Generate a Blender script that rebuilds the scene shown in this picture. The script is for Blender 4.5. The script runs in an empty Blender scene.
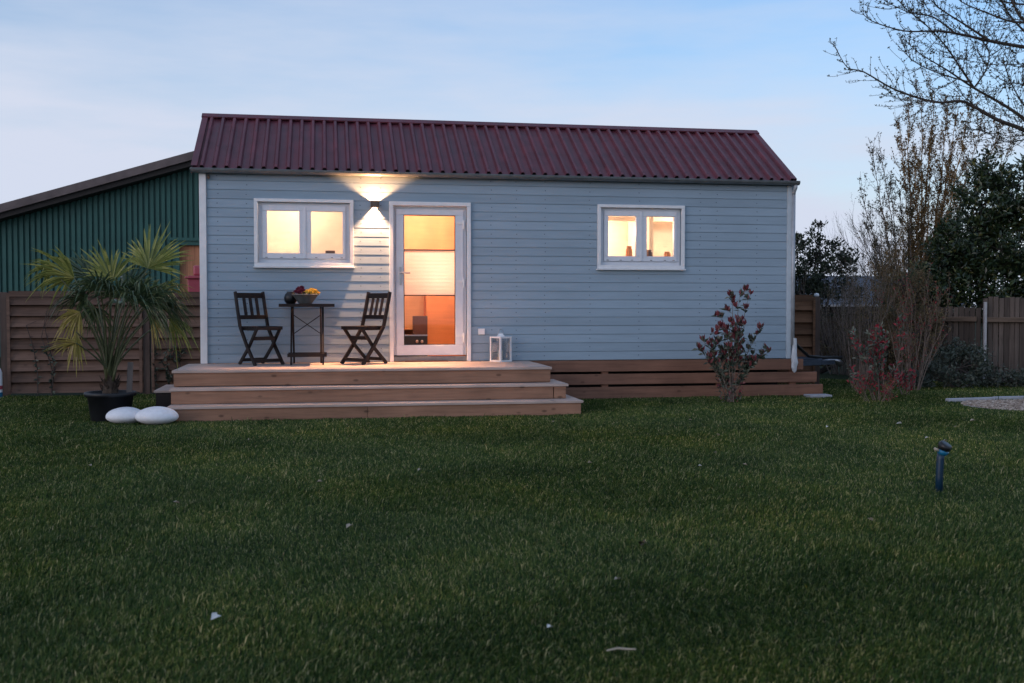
import bpy, bmesh, math, random
import numpy as np
from mathutils import Vector, Matrix, noise as mnoise

SC = bpy.context.scene
COL = SC.collection
rnd = random.Random(11)
nr = np.random.default_rng(5)

# ------------------------------------------------------------------ camera
CAM_LOC = Vector((1.4991, -13.5251, 1.2192))
FPX, YAW, PIT = 1056.7, 0.1752, -0.0326
cam = bpy.data.cameras.new('camera')
cam.sensor_width = 36.0
cam.lens = 36.0 * FPX / 1024.0
cam.clip_end = 2000
cam.dof.use_dof = True
cam.dof.focus_distance = 13.6
cam.dof.aperture_fstop = 4.0
camo = bpy.data.objects.new('camera', cam)
camo.location = CAM_LOC
camo.rotation_euler = (math.pi / 2 + PIT, 0, -YAW)
COL.objects.link(camo)
SC.camera = camo
_f = Vector((math.sin(YAW) * math.cos(PIT), math.cos(YAW) * math.cos(PIT), math.sin(PIT)))
_r = Vector((math.cos(YAW), -math.sin(YAW), 0))
_u = _r.cross(_f)


def at(px, py, Y):
    """surveyed point of the photograph on the vertical plane at depth Y"""
    d = _f + _r * ((px - 512) / FPX) - _u * ((py - 341.5) / FPX)
    return CAM_LOC + d * ((Y - CAM_LOC.y) / d.y)


# ------------------------------------------------------------------ materials
def new_mat(name):
    m = bpy.data.materials.new(name)
    m.use_nodes = True
    nt = m.node_tree
    nt.nodes.clear()
    out = nt.nodes.new('ShaderNodeOutputMaterial')
    b = nt.nodes.new('ShaderNodeBsdfPrincipled')
    nt.links.new(b.outputs[0], out.inputs[0])
    return m, nt, b, out


def ramp(nt, src, stops):
    r = nt.nodes.new('ShaderNodeValToRGB')
    e = r.color_ramp.elements
    while len(e) < len(stops):
        e.new(0.5)
    for i, (p, c) in enumerate(stops):
        e[i].position = p
        e[i].color = (c[0], c[1], c[2], 1)
    nt.links.new(src, r.inputs[0])
    return r.outputs[0]


def coords(nt, scale=(1, 1, 1), kind='Object'):
    tc = nt.nodes.new('ShaderNodeTexCoord')
    mp = nt.nodes.new('ShaderNodeMapping')
    mp.inputs['Scale'].default_value = scale
    nt.links.new(tc.outputs[kind], mp.inputs[0])
    return mp.outputs[0]


def noise_tex(nt, vec, scale, detail=4, rough=0.55):
    n = nt.nodes.new('ShaderNodeTexNoise')
    n.inputs['Scale'].default_value = scale
    n.inputs['Detail'].default_value = detail
    n.inputs['Roughness'].default_value = rough
    nt.links.new(vec, n.inputs['Vector'])
    return n.outputs[0]


def mixc(nt, fac, a, b, mode='MIX'):
    m = nt.nodes.new('ShaderNodeMix')
    m.data_type = 'RGBA'
    m.blend_type = mode
    for sock, v in ((m.inputs[0], fac), (m.inputs[6], a), (m.inputs[7], b)):
        if hasattr(v, 'is_linked'):
            nt.links.new(v, sock)
        elif isinstance(v, (int, float)):
            sock.default_value = v
        else:
            sock.default_value = (v[0], v[1], v[2], 1)
    return m.outputs[2]


def bump(nt, b, h, strength=0.3, dist=0.01):
    bp = nt.nodes.new('ShaderNodeBump')
    bp.inputs['Strength'].default_value = strength
    bp.inputs['Distance'].default_value = dist
    nt.links.new(h, bp.inputs['Height'])
    nt.links.new(bp.outputs[0], b.inputs['Normal'])


def island(nt):
    g = nt.nodes.new('ShaderNodeNewGeometry')
    return g.outputs['Random Per Island']


def plain(name, col, rough=0.5, metal=0.0, var=0.12, nscale=12, spec=0.5, bumps=0.0):
    m, nt, b, o = new_mat(name)
    v = coords(nt)
    n = noise_tex(nt, v, nscale)
    lo = tuple(c * (1 - var) for c in col)
    hi = tuple(min(1, c * (1 + var)) for c in col)
    nt.links.new(ramp(nt, n, [(0.3, lo), (0.7, hi)]), b.inputs['Base Color'])
    b.inputs['Roughness'].default_value = rough
    b.inputs['Metallic'].default_value = metal
    b.inputs['Specular IOR Level'].default_value = spec
    if bumps:
        bump(nt, b, noise_tex(nt, v, nscale * 6), bumps, 0.004)
    return m


def wood(name, col, axis=0, rough=0.65, var=0.35, knots=0.5, isl=0.25, grain=1.0, spec=0.3):
    """planks: long grain along axis, knots, every board its own tone"""
    m, nt, b, o = new_mat(name)
    sc = [14 * grain] * 3
    sc[axis] = 0.9 * grain
    v = coords(nt, tuple(sc))
    n = noise_tex(nt, v, 2.2, 6, 0.6)
    lo = tuple(c * (1 - var) for c in col)
    hi = tuple(min(1, c * (1 + var * 0.7)) for c in col)
    c1 = ramp(nt, n, [(0.25, lo), (0.5, col), (0.75, hi)])
    if knots:
        ks = [4.2] * 3
        if axis == 0:
            ks[1] = 0.6
        ks[axis] = 2.0
        vo = nt.nodes.new('ShaderNodeTexVoronoi')
        vo.inputs['Scale'].default_value = 2.0
        nt.links.new(coords(nt, tuple(ks)), vo.inputs['Vector'])
        kmask = ramp(nt, vo.outputs['Distance'], [(0.07, (knots,) * 3), (0.16, (0, 0, 0))])
        c1 = mixc(nt, kmask, c1, tuple(c * 0.3 for c in col))
    # blotchy weather tone
    n2 = noise_tex(nt, coords(nt), 2.3, 3)
    tone = ramp(nt, n2, [(0.3, (0.82,) * 3), (0.7, (1.1,) * 3)])
    c1 = mixc(nt, 1.0, c1, tone, 'MULTIPLY')
    it = ramp(nt, island(nt), [(0.0, (1 - isl,) * 3), (1.0, (1 + isl * 0.6,) * 3)])
    c1 = mixc(nt, 1.0, c1, it, 'MULTIPLY')
    nt.links.new(c1, b.inputs['Base Color'])
    b.inputs['Roughness'].default_value = rough
    b.inputs['Specular IOR Level'].default_value = spec
    bump(nt, b, n, 0.25, 0.004)
    return m


def leafmat(name, stops, rough=0.5, trans=0.25, spec=0.3):
    m, nt, b, o = new_mat(name)
    c = ramp(nt, island(nt), stops)
    nt.links.new(c, b.inputs['Base Color'])
    b.inputs['Roughness'].default_value = rough
    b.inputs['Specular IOR Level'].default_value = spec
    if trans:
        t = nt.nodes.new('ShaderNodeBsdfTranslucent')
        nt.links.new(c, t.inputs[0])
        mx = nt.nodes.new('ShaderNodeMixShader')
        mx.inputs[0].default_value = trans
        nt.links.new(b.outputs[0], mx.inputs[1])
        nt.links.new(t.outputs[0], mx.inputs[2])
        nt.links.new(mx.outputs[0], o.inputs[0])
    return m


def glassmat(name, refl=0.05, tint=(1, 1, 1)):
    m = bpy.data.materials.new(name)
    m.use_nodes = True
    nt = m.node_tree
    nt.nodes.clear()
    o = nt.nodes.new('ShaderNodeOutputMaterial')
    t = nt.nodes.new('ShaderNodeBsdfTransparent')
    t.inputs[0].default_value = (*tint, 1)
    g = nt.nodes.new('ShaderNodeBsdfGlossy')
    g.inputs['Roughness'].default_value = 0.02
    fr = nt.nodes.new('ShaderNodeFresnel')
    fr.inputs['IOR'].default_value = 1.35
    mx = nt.nodes.new('ShaderNodeMixShader')
    nt.links.new(fr.outputs[0], mx.inputs[0])
    nt.links.new(t.outputs[0], mx.inputs[1])
    nt.links.new(g.outputs[0], mx.inputs[2])
    nt.links.new(mx.outputs[0], o.inputs[0])
    return m


M = {}


def siding_mat():
    m, nt, b, o = new_mat('painted_siding')
    v = coords(nt, (0.7, 10, 10))
    n = noise_tex(nt, v, 3.0, 6, 0.6)
    base = (0.308, 0.405, 0.488)
    c = ramp(nt, n, [(0.3, tuple(x * 0.93 for x in base)), (0.7, tuple(x * 1.05 for x in base))])
    n2 = noise_tex(nt, coords(nt, (0.5, 1, 1.6)), 1.4, 4)
    c = mixc(nt, 1.0, c, ramp(nt, n2, [(0.3, (0.92,) * 3), (0.7, (1.05,) * 3)]), 'MULTIPLY')
    # each board its own slight tone: boards repeat every 0.113 m in height, lengths differ
    tc = nt.nodes.new('ShaderNodeTexCoord')
    sx = nt.nodes.new('ShaderNodeSeparateXYZ')
    nt.links.new(tc.outputs['Object'], sx.inputs[0])
    ma = nt.nodes.new('ShaderNodeMath')
    ma.operation = 'MULTIPLY_ADD'
    ma.inputs[1].default_value = 1 / 0.113
    ma.inputs[2].default_value = -0.52 / 0.113 + 0.02
    nt.links.new(sx.outputs[2], ma.inputs[0])
    fl = nt.nodes.new('ShaderNodeMath')
    fl.operation = 'FLOOR'
    nt.links.new(ma.outputs[0], fl.inputs[0])
    wn = nt.nodes.new('ShaderNodeTexWhiteNoise')
    wn.noise_dimensions = '1D'
    nt.links.new(fl.outputs[0], wn.inputs['W'])
    c = mixc(nt, 1.0, c, ramp(nt, wn.outputs[0], [(0, (0.93,) * 3), (1, (1.05,) * 3)]), 'MULTIPLY')
    nt.links.new(c, b.inputs['Base Color'])
    b.inputs['Roughness'].default_value = 0.55
    b.inputs['Specular IOR Level'].default_value = 0.35
    bump(nt, b, n, 0.12, 0.004)
    return m


def lawn_mat():
    m, nt, b, o = new_mat('lawn_soil')
    v = coords(nt)
    n = noise_tex(nt, v, 0.9, 6, 0.65)
    n2 = noise_tex(nt, v, 30, 4, 0.7)
    c = ramp(nt, n, [(0.3, (0.014, 0.024, 0.012)), (0.6, (0.026, 0.038, 0.016)), (0.8, (0.045, 0.046, 0.022))])
    c = mixc(nt, 1.0, c, ramp(nt, n2, [(0.3, (0.6,) * 3), (0.7, (1.3,) * 3)]), 'MULTIPLY')
    nt.links.new(c, b.inputs['Base Color'])
    b.inputs['Roughness'].default_value = 0.9
    b.inputs['Specular IOR Level'].default_value = 0.1
    bump(nt, b, n2, 0.6, 0.02)
    return m


def grass_mat():
    m, nt, b, o = new_mat('grass_blades')
    v = coords(nt)
    n = noise_tex(nt, v, 0.8, 5, 0.65)
    c1 = ramp(nt, island(nt), [(0.0, (0.015, 0.046, 0.012)), (0.40, (0.045, 0.094, 0.019)), (0.72, (0.097, 0.152, 0.031)), (0.90, (0.24, 0.26, 0.08)), (1.0, (0.60, 0.52, 0.29))])
    c = mixc(nt, 1.0, c1, ramp(nt, n, [(0.30, (0.56, 0.64, 0.62)), (0.5, (1.0, 1.0, 0.95)), (0.68, (1.5, 1.3, 1.0))]), 'MULTIPLY')
    nt.links.new(c, b.inputs['Base Color'])
    b.inputs['Roughness'].default_value = 0.6
    b.inputs['Specular IOR Level'].default_value = 0.25
    t = nt.nodes.new('ShaderNodeBsdfTranslucent')
    nt.links.new(c, t.inputs[0])
    mx = nt.nodes.new('ShaderNodeMixShader')
    mx.inputs[0].default_value = 0.25
    nt.links.new(b.outputs[0], mx.inputs[1])
    nt.links.new(t.outputs[0], mx.inputs[2])
    nt.links.new(mx.outputs[0], o.inputs[0])
    return m


M['siding'] = siding_mat()
M['white'] = plain('white_paint', (0.80, 0.81, 0.82), 0.4, var=0.05)
M['frame'] = plain('white_window_frame', (0.72, 0.75, 0.80), 0.35, var=0.04)
M['rubber'] = plain('black_seal', (0.02, 0.02, 0.022), 0.6)
M['roof'] = plain('wine_red_sheet_metal', (0.125, 0.033, 0.046), 0.38, 0.0, var=0.22, nscale=4, spec=0.42)
M['screw'] = plain('dark_screw', (0.03, 0.035, 0.045), 0.4, 0.3)
M['pale'] = plain('pale_blue_paint', (0.50, 0.57, 0.62), 0.5, var=0.06)
M['pipe'] = plain('grey_downpipe', (0.40, 0.43, 0.46), 0.45, 0.2)
M['zinc'] = plain('zinc_gutter', (0.20, 0.22, 0.23), 0.42, 0.6, var=0.15)
M['nail'] = plain('siding_nail', (0.11, 0.14, 0.18), 0.5, 0.2)
_rn = M['roof'].node_tree
_rb = next(n for n in _rn.nodes if n.type == 'BSDF_PRINCIPLED')
_rc = _rb.inputs['Base Color'].links[0].from_socket
_st = noise_tex(_rn, coords(_rn, (9, 0.8, 0.8)), 1.6, 5, 0.6)
_rn.links.new(mixc(_rn, 1.0, _rc, ramp(_rn, _st, [(0.3, (0.72, 0.74, 0.78)), (0.55, (1.0,) * 3), (0.75, (1.28, 1.2, 1.15))]), 'MULTIPLY'), _rb.inputs['Base Color'])
_rn.links.new(ramp(_rn, _st, [(0.3, (0.34,) * 3), (0.75, (0.58,) * 3)]), _rb.inputs['Roughness'])
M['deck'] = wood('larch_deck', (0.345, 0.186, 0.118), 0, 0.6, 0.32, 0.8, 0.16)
M['decktop_lit'] = wood('larch_deck_top_lit', (0.56, 0.44, 0.38), 0, 0.6, 0.2, 0.4, 0.15)  # paler copy of the deck larch, lamplight on the treads put into it
M['skirt'] = wood('skirting_larch', (0.270, 0.134, 0.088), 0, 0.65, 0.3, 0.5, 0.2)
M['darkwood'] = wood('dark_stained_wood', (0.017, 0.010, 0.0085), 2, 0.5, 0.35, 0, 0.3, spec=0.3)
M['darkgap'] = plain('dark_underside', (0.012, 0.011, 0.010), 0.9)
M['fence'] = wood('old_fence_board', (0.155, 0.095, 0.070), 0, 0.8, 0.4, 0.45, 0.3)
M['fence_warm'] = wood('brown_fence_board', (0.17, 0.085, 0.045), 0, 0.8, 0.4, 0.45, 0.3)
M['post'] = wood('fence_post', (0.12, 0.085, 0.07), 2, 0.8, 0.35, 0.3, 0.2)
M['picket'] = wood('grey_picket', (0.115, 0.088, 0.072), 2, 0.85, 0.4, 0.2, 0.45)
M['rail'] = wood('picket_rail', (0.15, 0.105, 0.075), 0, 0.8, 0.4, 0.3, 0.1)
M['palepost'] = plain('pale_post', (0.45, 0.44, 0.44), 0.7)
M['barn'] = plain('green_sheet_metal', (0.028, 0.108, 0.092), 0.5, 0.0, var=0.14, nscale=1.5, spec=0.4)
M['barnroof'] = plain('barn_fascia_board', (0.135, 0.105, 0.100), 0.75, var=0.25, nscale=3)
M['barndark'] = plain('soffit_shade', (0.03, 0.026, 0.025), 0.9)  # near black, the shadow below the eaves put into the colour
M['barndoor'] = wood('barn_door_boards', (0.46, 0.20, 0.105), 2, 0.7, 0.3, 0.2, 0.25)
M['redbin'] = plain('red_plastic', (0.42, 0.07, 0.10), 0.4, var=0.08)
M['shedroof'] = plain('slate_roof', (0.070, 0.080, 0.100), 0.75, var=0.3, nscale=9, bumps=0.3)
M['shedwall'] = wood('shed_wall', (0.05, 0.035, 0.03), 2, 0.8, 0.3, 0, 0.2)
M['pot'] = plain('black_plastic_pot', (0.012, 0.013, 0.016), 0.45, var=0.2)
M['soil'] = plain('potting_soil', (0.03, 0.022, 0.016), 0.95, var=0.4, nscale=40, bumps=0.8)
M['pebble'] = plain('white_pebble', (0.86, 0.87, 0.90), 0.55, var=0.06, nscale=25, bumps=0.1)
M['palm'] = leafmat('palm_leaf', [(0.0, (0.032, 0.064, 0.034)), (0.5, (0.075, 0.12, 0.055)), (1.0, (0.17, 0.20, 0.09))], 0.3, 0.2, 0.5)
M['palmlit'] = leafmat('palm_leaf_lit', [(0.0, (0.15, 0.19, 0.05)), (0.6, (0.30, 0.32, 0.085)), (1.0, (0.42, 0.40, 0.13))], 0.3, 0.3, 0.4)  # yellow-green fronds, the brightness of lit leaves put into their colour
M['palmyel'] = leafmat('palm_leaf_yellowed', [(0.0, (0.24, 0.20, 0.05)), (0.6, (0.42, 0.34, 0.09)), (1.0, (0.48, 0.36, 0.17))], 0.5, 0.25)
M['petiole'] = plain('palm_stalk', (0.075, 0.085, 0.035), 0.5, var=0.25)
M['fibre'] = plain('palm_fibre', (0.06, 0.042, 0.03), 0.95, var=0.4, nscale=40, bumps=0.6)
M['stake'] = wood('grey_stake', (0.22, 0.18, 0.16), 2, 0.85, 0.3, 0, 0.1)
M['bark'] = plain('dark_bark', (0.060, 0.048, 0.042), 0.85, var=0.4, nscale=20, bumps=0.5)
M['barkwarm'] = plain('ochre_bark', (0.30, 0.18, 0.075), 0.85, var=0.35, nscale=20, bumps=0.4)
M['barkgrey'] = plain('grey_stem', (0.19, 0.145, 0.118), 0.85, var=0.3, nscale=20)
M['bud'] = leafmat('spring_buds', [(0.0, (0.035, 0.040, 0.025)), (0.6, (0.07, 0.072, 0.035)), (1.0, (0.13, 0.10, 0.045))], 0.6, 0.25)
M['budwarm'] = leafmat('ochre_buds', [(0.0, (0.06, 0.05, 0.028)), (0.5, (0.15, 0.10, 0.045)), (1.0, (0.34, 0.19, 0.065))], 0.6, 0.3)
M['laurel'] = leafmat('laurel_leaf', [(0.0, (0.014, 0.030, 0.015)), (0.6, (0.032, 0.056, 0.022)), (0.90, (0.065, 0.09, 0.032)), (1.0, (0.17, 0.16, 0.05))], 0.3, 0.12, 0.5)
M['smalltree'] = leafmat('small_tree_leaf', [(0.0, (0.02, 0.03, 0.022)), (0.7, (0.04, 0.055, 0.03)), (1.0, (0.07, 0.085, 0.04))], 0.45, 0.15)
M['photinia_green'] = leafmat('photinia_green', [(0.0, (0.03, 0.05, 0.032)), (0.5, (0.07, 0.092, 0.062)), (1.0, (0.17, 0.18, 0.13))], 0.35, 0.15, 0.5)
M['photinia_red'] = leafmat('photinia_red', [(0.0, (0.12, 0.032, 0.042)), (0.6, (0.26, 0.06, 0.075)), (1.0, (0.36, 0.13, 0.13))], 0.4, 0.2, 0.4)
M['redleaf'] = leafmat('red_leaf', [(0.0, (0.16, 0.018, 0.03)), (0.6, (0.36, 0.035, 0.055)), (1.0, (0.50, 0.08, 0.08))], 0.4, 0.25)
M['hedge'] = leafmat('brown_hedge_leaf', [(0.0, (0.085, 0.056, 0.034)), (0.5, (0.17, 0.115, 0.062)), (0.8, (0.11, 0.115, 0.055)), (1.0, (0.30, 0.19, 0.09))], 0.75, 0.2)
M['ivy'] = leafmat('ivy_leaf', [(0.0, (0.02, 0.034, 0.024)), (0.6, (0.05, 0.068, 0.048)), (1.0, (0.13, 0.15, 0.115))], 0.4, 0.1, 0.45)
M['gravel'] = plain('gravel', (0.34, 0.29, 0.26), 0.9, var=0.5, nscale=45, bumps=1.0)
M['concrete'] = plain('concrete', (0.36, 0.38, 0.42), 0.85, var=0.15, nscale=15, bumps=0.2)
M['blue'] = plain('blue_plastic', (0.005, 0.030, 0.062), 0.38, var=0.15)
M['cyan'] = plain('bright_blue_plastic', (0.010, 0.15, 0.28), 0.35, var=0.1)
M['black'] = plain('black_plastic', (0.010, 0.011, 0.013), 0.4)
M['steel'] = plain('brushed_steel', (0.45, 0.46, 0.48), 0.3, 0.9)
M['darksteel'] = plain('dark_blue_steel', (0.045, 0.065, 0.095), 0.45, 0.2)
M['lampbody'] = plain('anthracite_lamp', (0.10, 0.075, 0.06), 0.4, 0.2)
M['zincbowl'] = plain('zinc_bowl', (0.20, 0.21, 0.21), 0.5, 0.4, var=0.25)
M['petal_y'] = plain('yellow_petals', (0.82, 0.58, 0.10), 0.6, var=0.2, nscale=40)
M['petal_p'] = plain('purple_petals', (0.17, 0.02, 0.055), 0.6, var=0.35, nscale=40)
M['candle'] = plain('candle_wax', (0.80, 0.76, 0.66), 0.5, var=0.03)
M['glass'] = glassmat('window_glass')
M['bag'] = plain('white_foil', (0.62, 0.64, 0.66), 0.35, var=0.1, bumps=0.3)
M['cream'] = wood('cream_panel', (0.80, 0.71, 0.60), 0, 0.6, 0.05, 0.12, 0.03, spec=0.2)
M['pine'] = wood('pine_panel', (0.62, 0.32, 0.155), 0, 0.55, 0.08, 0.05, 0.03, spec=0.2)
M['orange'] = wood('orange_wood_panel', (0.66, 0.26, 0.095), 0, 0.5, 0.12, 0.05, 0.03, spec=0.2)
M['darkbrown'] = plain('dark_brown_cabinet', (0.085, 0.030, 0.015), 0.5)
M['ceilingw'] = plain('white_ceiling', (0.75, 0.68, 0.56), 0.7)
M['leaf_dry'] = plain('dry_leaf', (0.42, 0.36, 0.28), 0.7, var=0.2)
M['leaf_brown'] = plain('brown_leaf', (0.11, 0.07, 0.045), 0.7, var=0.2)
M['petal_w'] = plain('white_petal', (0.72, 0.70, 0.66), 0.6, var=0.1)


def blindmat():
    m, nt, b, o = new_mat('pleated_blind')
    v = coords(nt, (1, 1, 1))
    w = nt.nodes.new('ShaderNodeTexWave')
    w.bands_direction = 'Z'
    w.inputs['Scale'].default_value = 16
    nt.links.new(v, w.inputs[0])
    c = ramp(nt, w.outputs[1], [(0, (0.78, 0.72, 0.66)), (1, (0.86, 0.81, 0.76))])
    nt.links.new(c, b.inputs['Base Color'])
    b.inputs['Roughness'].default_value = 0.9
    t = nt.nodes.new('ShaderNodeBsdfTranslucent')
    nt.links.new(c, t.inputs[0])
    mx = nt.nodes.new('ShaderNodeMixShader')
    mx.inputs[0].default_value = 0.65
    nt.links.new(b.outputs[0], mx.inputs[1])
    nt.links.new(t.outputs[0], mx.inputs[2])
    nt.links.new(mx.outputs[0], o.inputs[0])
    return m


M['blind'] = blindmat()
M['lawn'] = lawn_mat()
M['grass'] = grass_mat()

# ------------------------------------------------------------------ mesh helpers


class MB:
    def __init__(self):
        self.v, self.f, self.mi = [], [], []

    def add(self, vs, fs, mi=0):
        o = len(self.v)
        self.v += [tuple(p) for p in vs]
        self.f += [tuple(i + o for i in f) for f in fs]
        self.mi += [mi] * len(fs)
        return self

    def box(self, x0, x1, y0, y1, z0, z1, mi=0, mat=None):
        vs = [(x0, y0, z0), (x1, y0, z0), (x1, y1, z0), (x0, y1, z0), (x0, y0, z1), (x1, y0, z1), (x1, y1, z1), (x0, y1, z1)]
        if mat is not None:
            vs = [tuple(mat @ Vector(p)) for p in vs]
        return self.add(vs, [(0, 3, 2, 1), (4, 5, 6, 7), (0, 1, 5, 4), (1, 2, 6, 5), (2, 3, 7, 6), (3, 0, 4, 7)], mi)

    def bar(self, p, q, w, t, side=Vector((1, 0, 0)), mi=0):
        """square bar from p to q: w along side, t across"""
        p, q = Vector(p), Vector(q)
        d = (q - p).normalized()
        s = Vector(side)
        s = (s - d * s.dot(d)).normalized()
        n = d.cross(s)
        vs = []
        for c in (p, q):
            for a, b_ in ((-1, -1), (1, -1), (1, 1), (-1, 1)):
                vs.append(c + s * (a * w / 2) + n * (b_ * t / 2))
        return self.add(vs, [(0, 1, 2, 3), (7, 6, 5, 4), (0, 4, 5, 1), (1, 5, 6, 2), (2, 6, 7, 3), (3, 7, 4, 0)], mi)

    def tube(self, pts, rad, n=6, mi=0, cap=True):
        pts = [Vector(p) for p in pts]
        if not hasattr(rad, '__len__'):
            rad = [rad] * len(pts)
        vs, fs = [], []
        ref = None
        for i, p in enumerate(pts):
            d = (pts[min(i + 1, len(pts) - 1)] - pts[max(i - 1, 0)])
            d = d.normalized() if d.length > 1e-9 else Vector((0, 0, 1))
            if ref is None:
                ref = Vector((0, 0, 1)) if abs(d.z) < 0.9 else Vector((1, 0, 0))
            a = (ref - d * ref.dot(d))
            if a.length < 1e-6:
                a = d.orthogonal()
            a.normalize()
            ref = a
            b_ = d.cross(a)
            for k in range(n):
                t = 2 * math.pi * k / n
                vs.append(p + (a * math.cos(t) + b_ * math.sin(t)) * rad[i])
        for i in range(len(pts) - 1):
            for k in range(n):
                k2 = (k + 1) % n
                fs.append((i * n + k, i * n + k2, (i + 1) * n + k2, (i + 1) * n + k))
        if cap:
            fs.append(tuple(range(n - 1, -1, -1)))
            fs.append(tuple((len(pts) - 1) * n + k for k in range(n)))
        return self.add(vs, fs, mi)

    def lathe(self, prof, n=24, c=(0, 0, 0), mi=0, close=False):
        vs, fs = [], []
        for r, z in prof:
            for k in range(n):
                t = 2 * math.pi * k / n
                vs.append((c[0] + r * math.cos(t), c[1] + r * math.sin(t), c[2] + z))
        for i in range(len(prof) - 1):
            for k in range(n):
                k2 = (k + 1) % n
                fs.append((i * n + k, i * n + k2, (i + 1) * n + k2, (i + 1) * n + k))
        if close:
            fs.append(tuple(range(n - 1, -1, -1)))
            fs.append(tuple((len(prof) - 1) * n + k for k in range(n)))
        return self.add(vs, fs, mi)

    def ball(self, c, r, sx=1, sy=1, sz=1, n=8, m=6, mi=0):
        prof = [(max(1e-4, r * math.sin(math.pi * i / m)), -r * math.cos(math.pi * i / m)) for i in range(m + 1)]
        o = len(self.v)
        self.lathe(prof, n, (0, 0, 0), mi)
        for i in range(o, len(self.v)):
            x, y, z = self.v[i]
            self.v[i] = (c[0] + x * sx, c[1] + y * sy, c[2] + z * sz)
        return self

    def leaf(self, p, d, nrm, L, W, mi=0, fold=0.25):
        p, d, nrm = Vector(p), Vector(d).normalized(), Vector(nrm)
        s = d.cross(nrm)
        if s.length < 1e-6:
            s = d.orthogonal()
        s.normalize()
        u = s.cross(d)
        m1 = p + d * (L * 0.5)
        vs = [p, m1 + s * (W / 2) + u * (fold * W), p + d * L, m1 - s * (W / 2) + u * (fold * W), m1]
        return self.add(vs, [(0, 4, 1), (4, 2, 1), (0, 3, 4), (4, 3, 2)], mi)

    def build(self, name, mats, parent=None, smooth=False, bevel=0.0, loc=None, rot=None):
        me = bpy.data.meshes.new(name)
        me.from_pydata(self.v, [], self.f)
        if not isinstance(mats, (list, tuple)):
            mats = [mats]
        for m in mats:
            me.materials.append(m)
        if len(mats) > 1:
            me.polygons.foreach_set('material_index', self.mi)
        if smooth:
            me.polygons.foreach_set('use_smooth', [True] * len(self.f))
        me.update()
        o = bpy.data.objects.new(name, me)
        COL.objects.link(o)
        if parent:
            o.parent = parent
        if loc:
            o.location = loc
        if rot:
            o.rotation_euler = rot
        if bevel:
            b = o.modifiers.new('bevel', 'BEVEL')
            b.width = bevel
            b.segments = 2
            b.limit_method = 'ANGLE'
        return o


def big_mesh(name, verts, nper, faces_per, mat, parent=None):
    """verts (N,k,3) arrays; faces_per = local polygons (all same length)"""
    N = verts.shape[0]
    fl = len(faces_per[0])
    me = bpy.data.meshes.new(name)
    me.vertices.add(N * nper)
    me.vertices.foreach_set('co', verts.reshape(-1).astype(np.float32))
    loc = np.array(faces_per, dtype=np.int64)
    idx = (np.arange(N)[:, None, None] * nper + loc[None]).reshape(-1)
    nf = N * len(faces_per)
    me.loops.add(nf * fl)
    me.loops.foreach_set('vertex_index', idx.astype(np.int32))
    me.polygons.add(nf)
    me.polygons.foreach_set('loop_start', (np.arange(nf) * fl).astype(np.int32))
    me.update(calc_edges=True)
    me.materials.append(mat)
    o = bpy.data.objects.new(name, me)
    COL.objects.link(o)
    if parent:
        o.parent = parent
    return o


def thing(name, label, cat, loc=(0, 0, 0), rz=0.0, group=None):
    o = bpy.data.objects.new(name, None)
    o.empty_display_size = 0.2
    COL.objects.link(o)
    o.location = loc
    o.rotation_euler = (0, 0, rz)
    return tag(o, label, cat, group)


def tag(o, label, cat, group=None):
    o['label'] = label
    o['category'] = cat
    if group:
        o['group'] = group
    return o


def kind(o, k):
    o['kind'] = k
    return o


def dup(root, loc, rz, label):
    r = root.copy()
    COL.objects.link(r)
    r.location = loc
    r.rotation_euler = (0, 0, rz)
    r['label'] = label
    for ch in list(root.children):
        c = ch.copy()
        COL.objects.link(c)
        c.parent = r
        for g in ch.children:
            d = g.copy()
            COL.objects.link(d)
            d.parent = c
    return r


def ring(mb, x0, x1, z0, z1, w, y0, y1, wt=None, wb=None):
    """rectangular frame; uprights between head and sill (butt joints)"""
    wt = w if wt is None else wt
    wb = w if wb is None else wb
    mb.box(x0, x1, y0, y1, z1 - wt, z1)
    mb.box(x0, x1, y0, y1, z0, z0 + wb)
    mb.box(x0, x0 + w, y0, y1, z0 + wb, z1 - wt)
    mb.box(x1 - w, x1, y0, y1, z0 + wb, z1 - wt)


# ------------------------------------------------------------------ the tiny house
L, D = 7.8, 2.47
ZB, ZT = 0.52, 2.90        # cladding bottom, top of the front wall
RY, RZ = 1.235, 3.782       # ridge
house = thing('tiny_house', 'small pale blue timber house with wine red sheet metal roof', 'house', (0, 0, 0))

PITCH = 0.113
WIN = [(0.64, 1.86), (5.03, 6.225)]
WZ0, WZ1 = 1.725, 2.567
OPEN = [(0.68, 1.82, 1.765, 2.53), (5.07, 6.185, 1.765, 2.53), (2.355, 3.305, 0.52, 2.515)]


def board_strips(z0, z1):
    """(z, offset outwards) samples of the board profile"""
    res = []
    k = 0
    while True:
        a = z0 + k * PITCH
        if a >= z1 - 1e-6:
            break
        b = min(a + PITCH, z1)
        res += [(a, -0.016), (a + 0.0065, -0.016), (a + 0.007, 0.0), (b - 0.002, -0.004)]
        k += 1
    res.append((z1, -0.010))
    res = [r for r in res if r[0] <= z1 + 1e-6]
    return res


wall = MB()
prof = board_strips(ZB, ZT)
zcuts = sorted(set([o[2] for o in OPEN] + [o[3] for o in OPEN]))


def lerp_prof(z):
    for (a, ya), (b, yb) in zip(prof, prof[1:]):
        if a <= z <= b:
            return ya + (yb - ya) * (z - a) / max(1e-9, b - a)
    return prof[-1][1]


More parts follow.
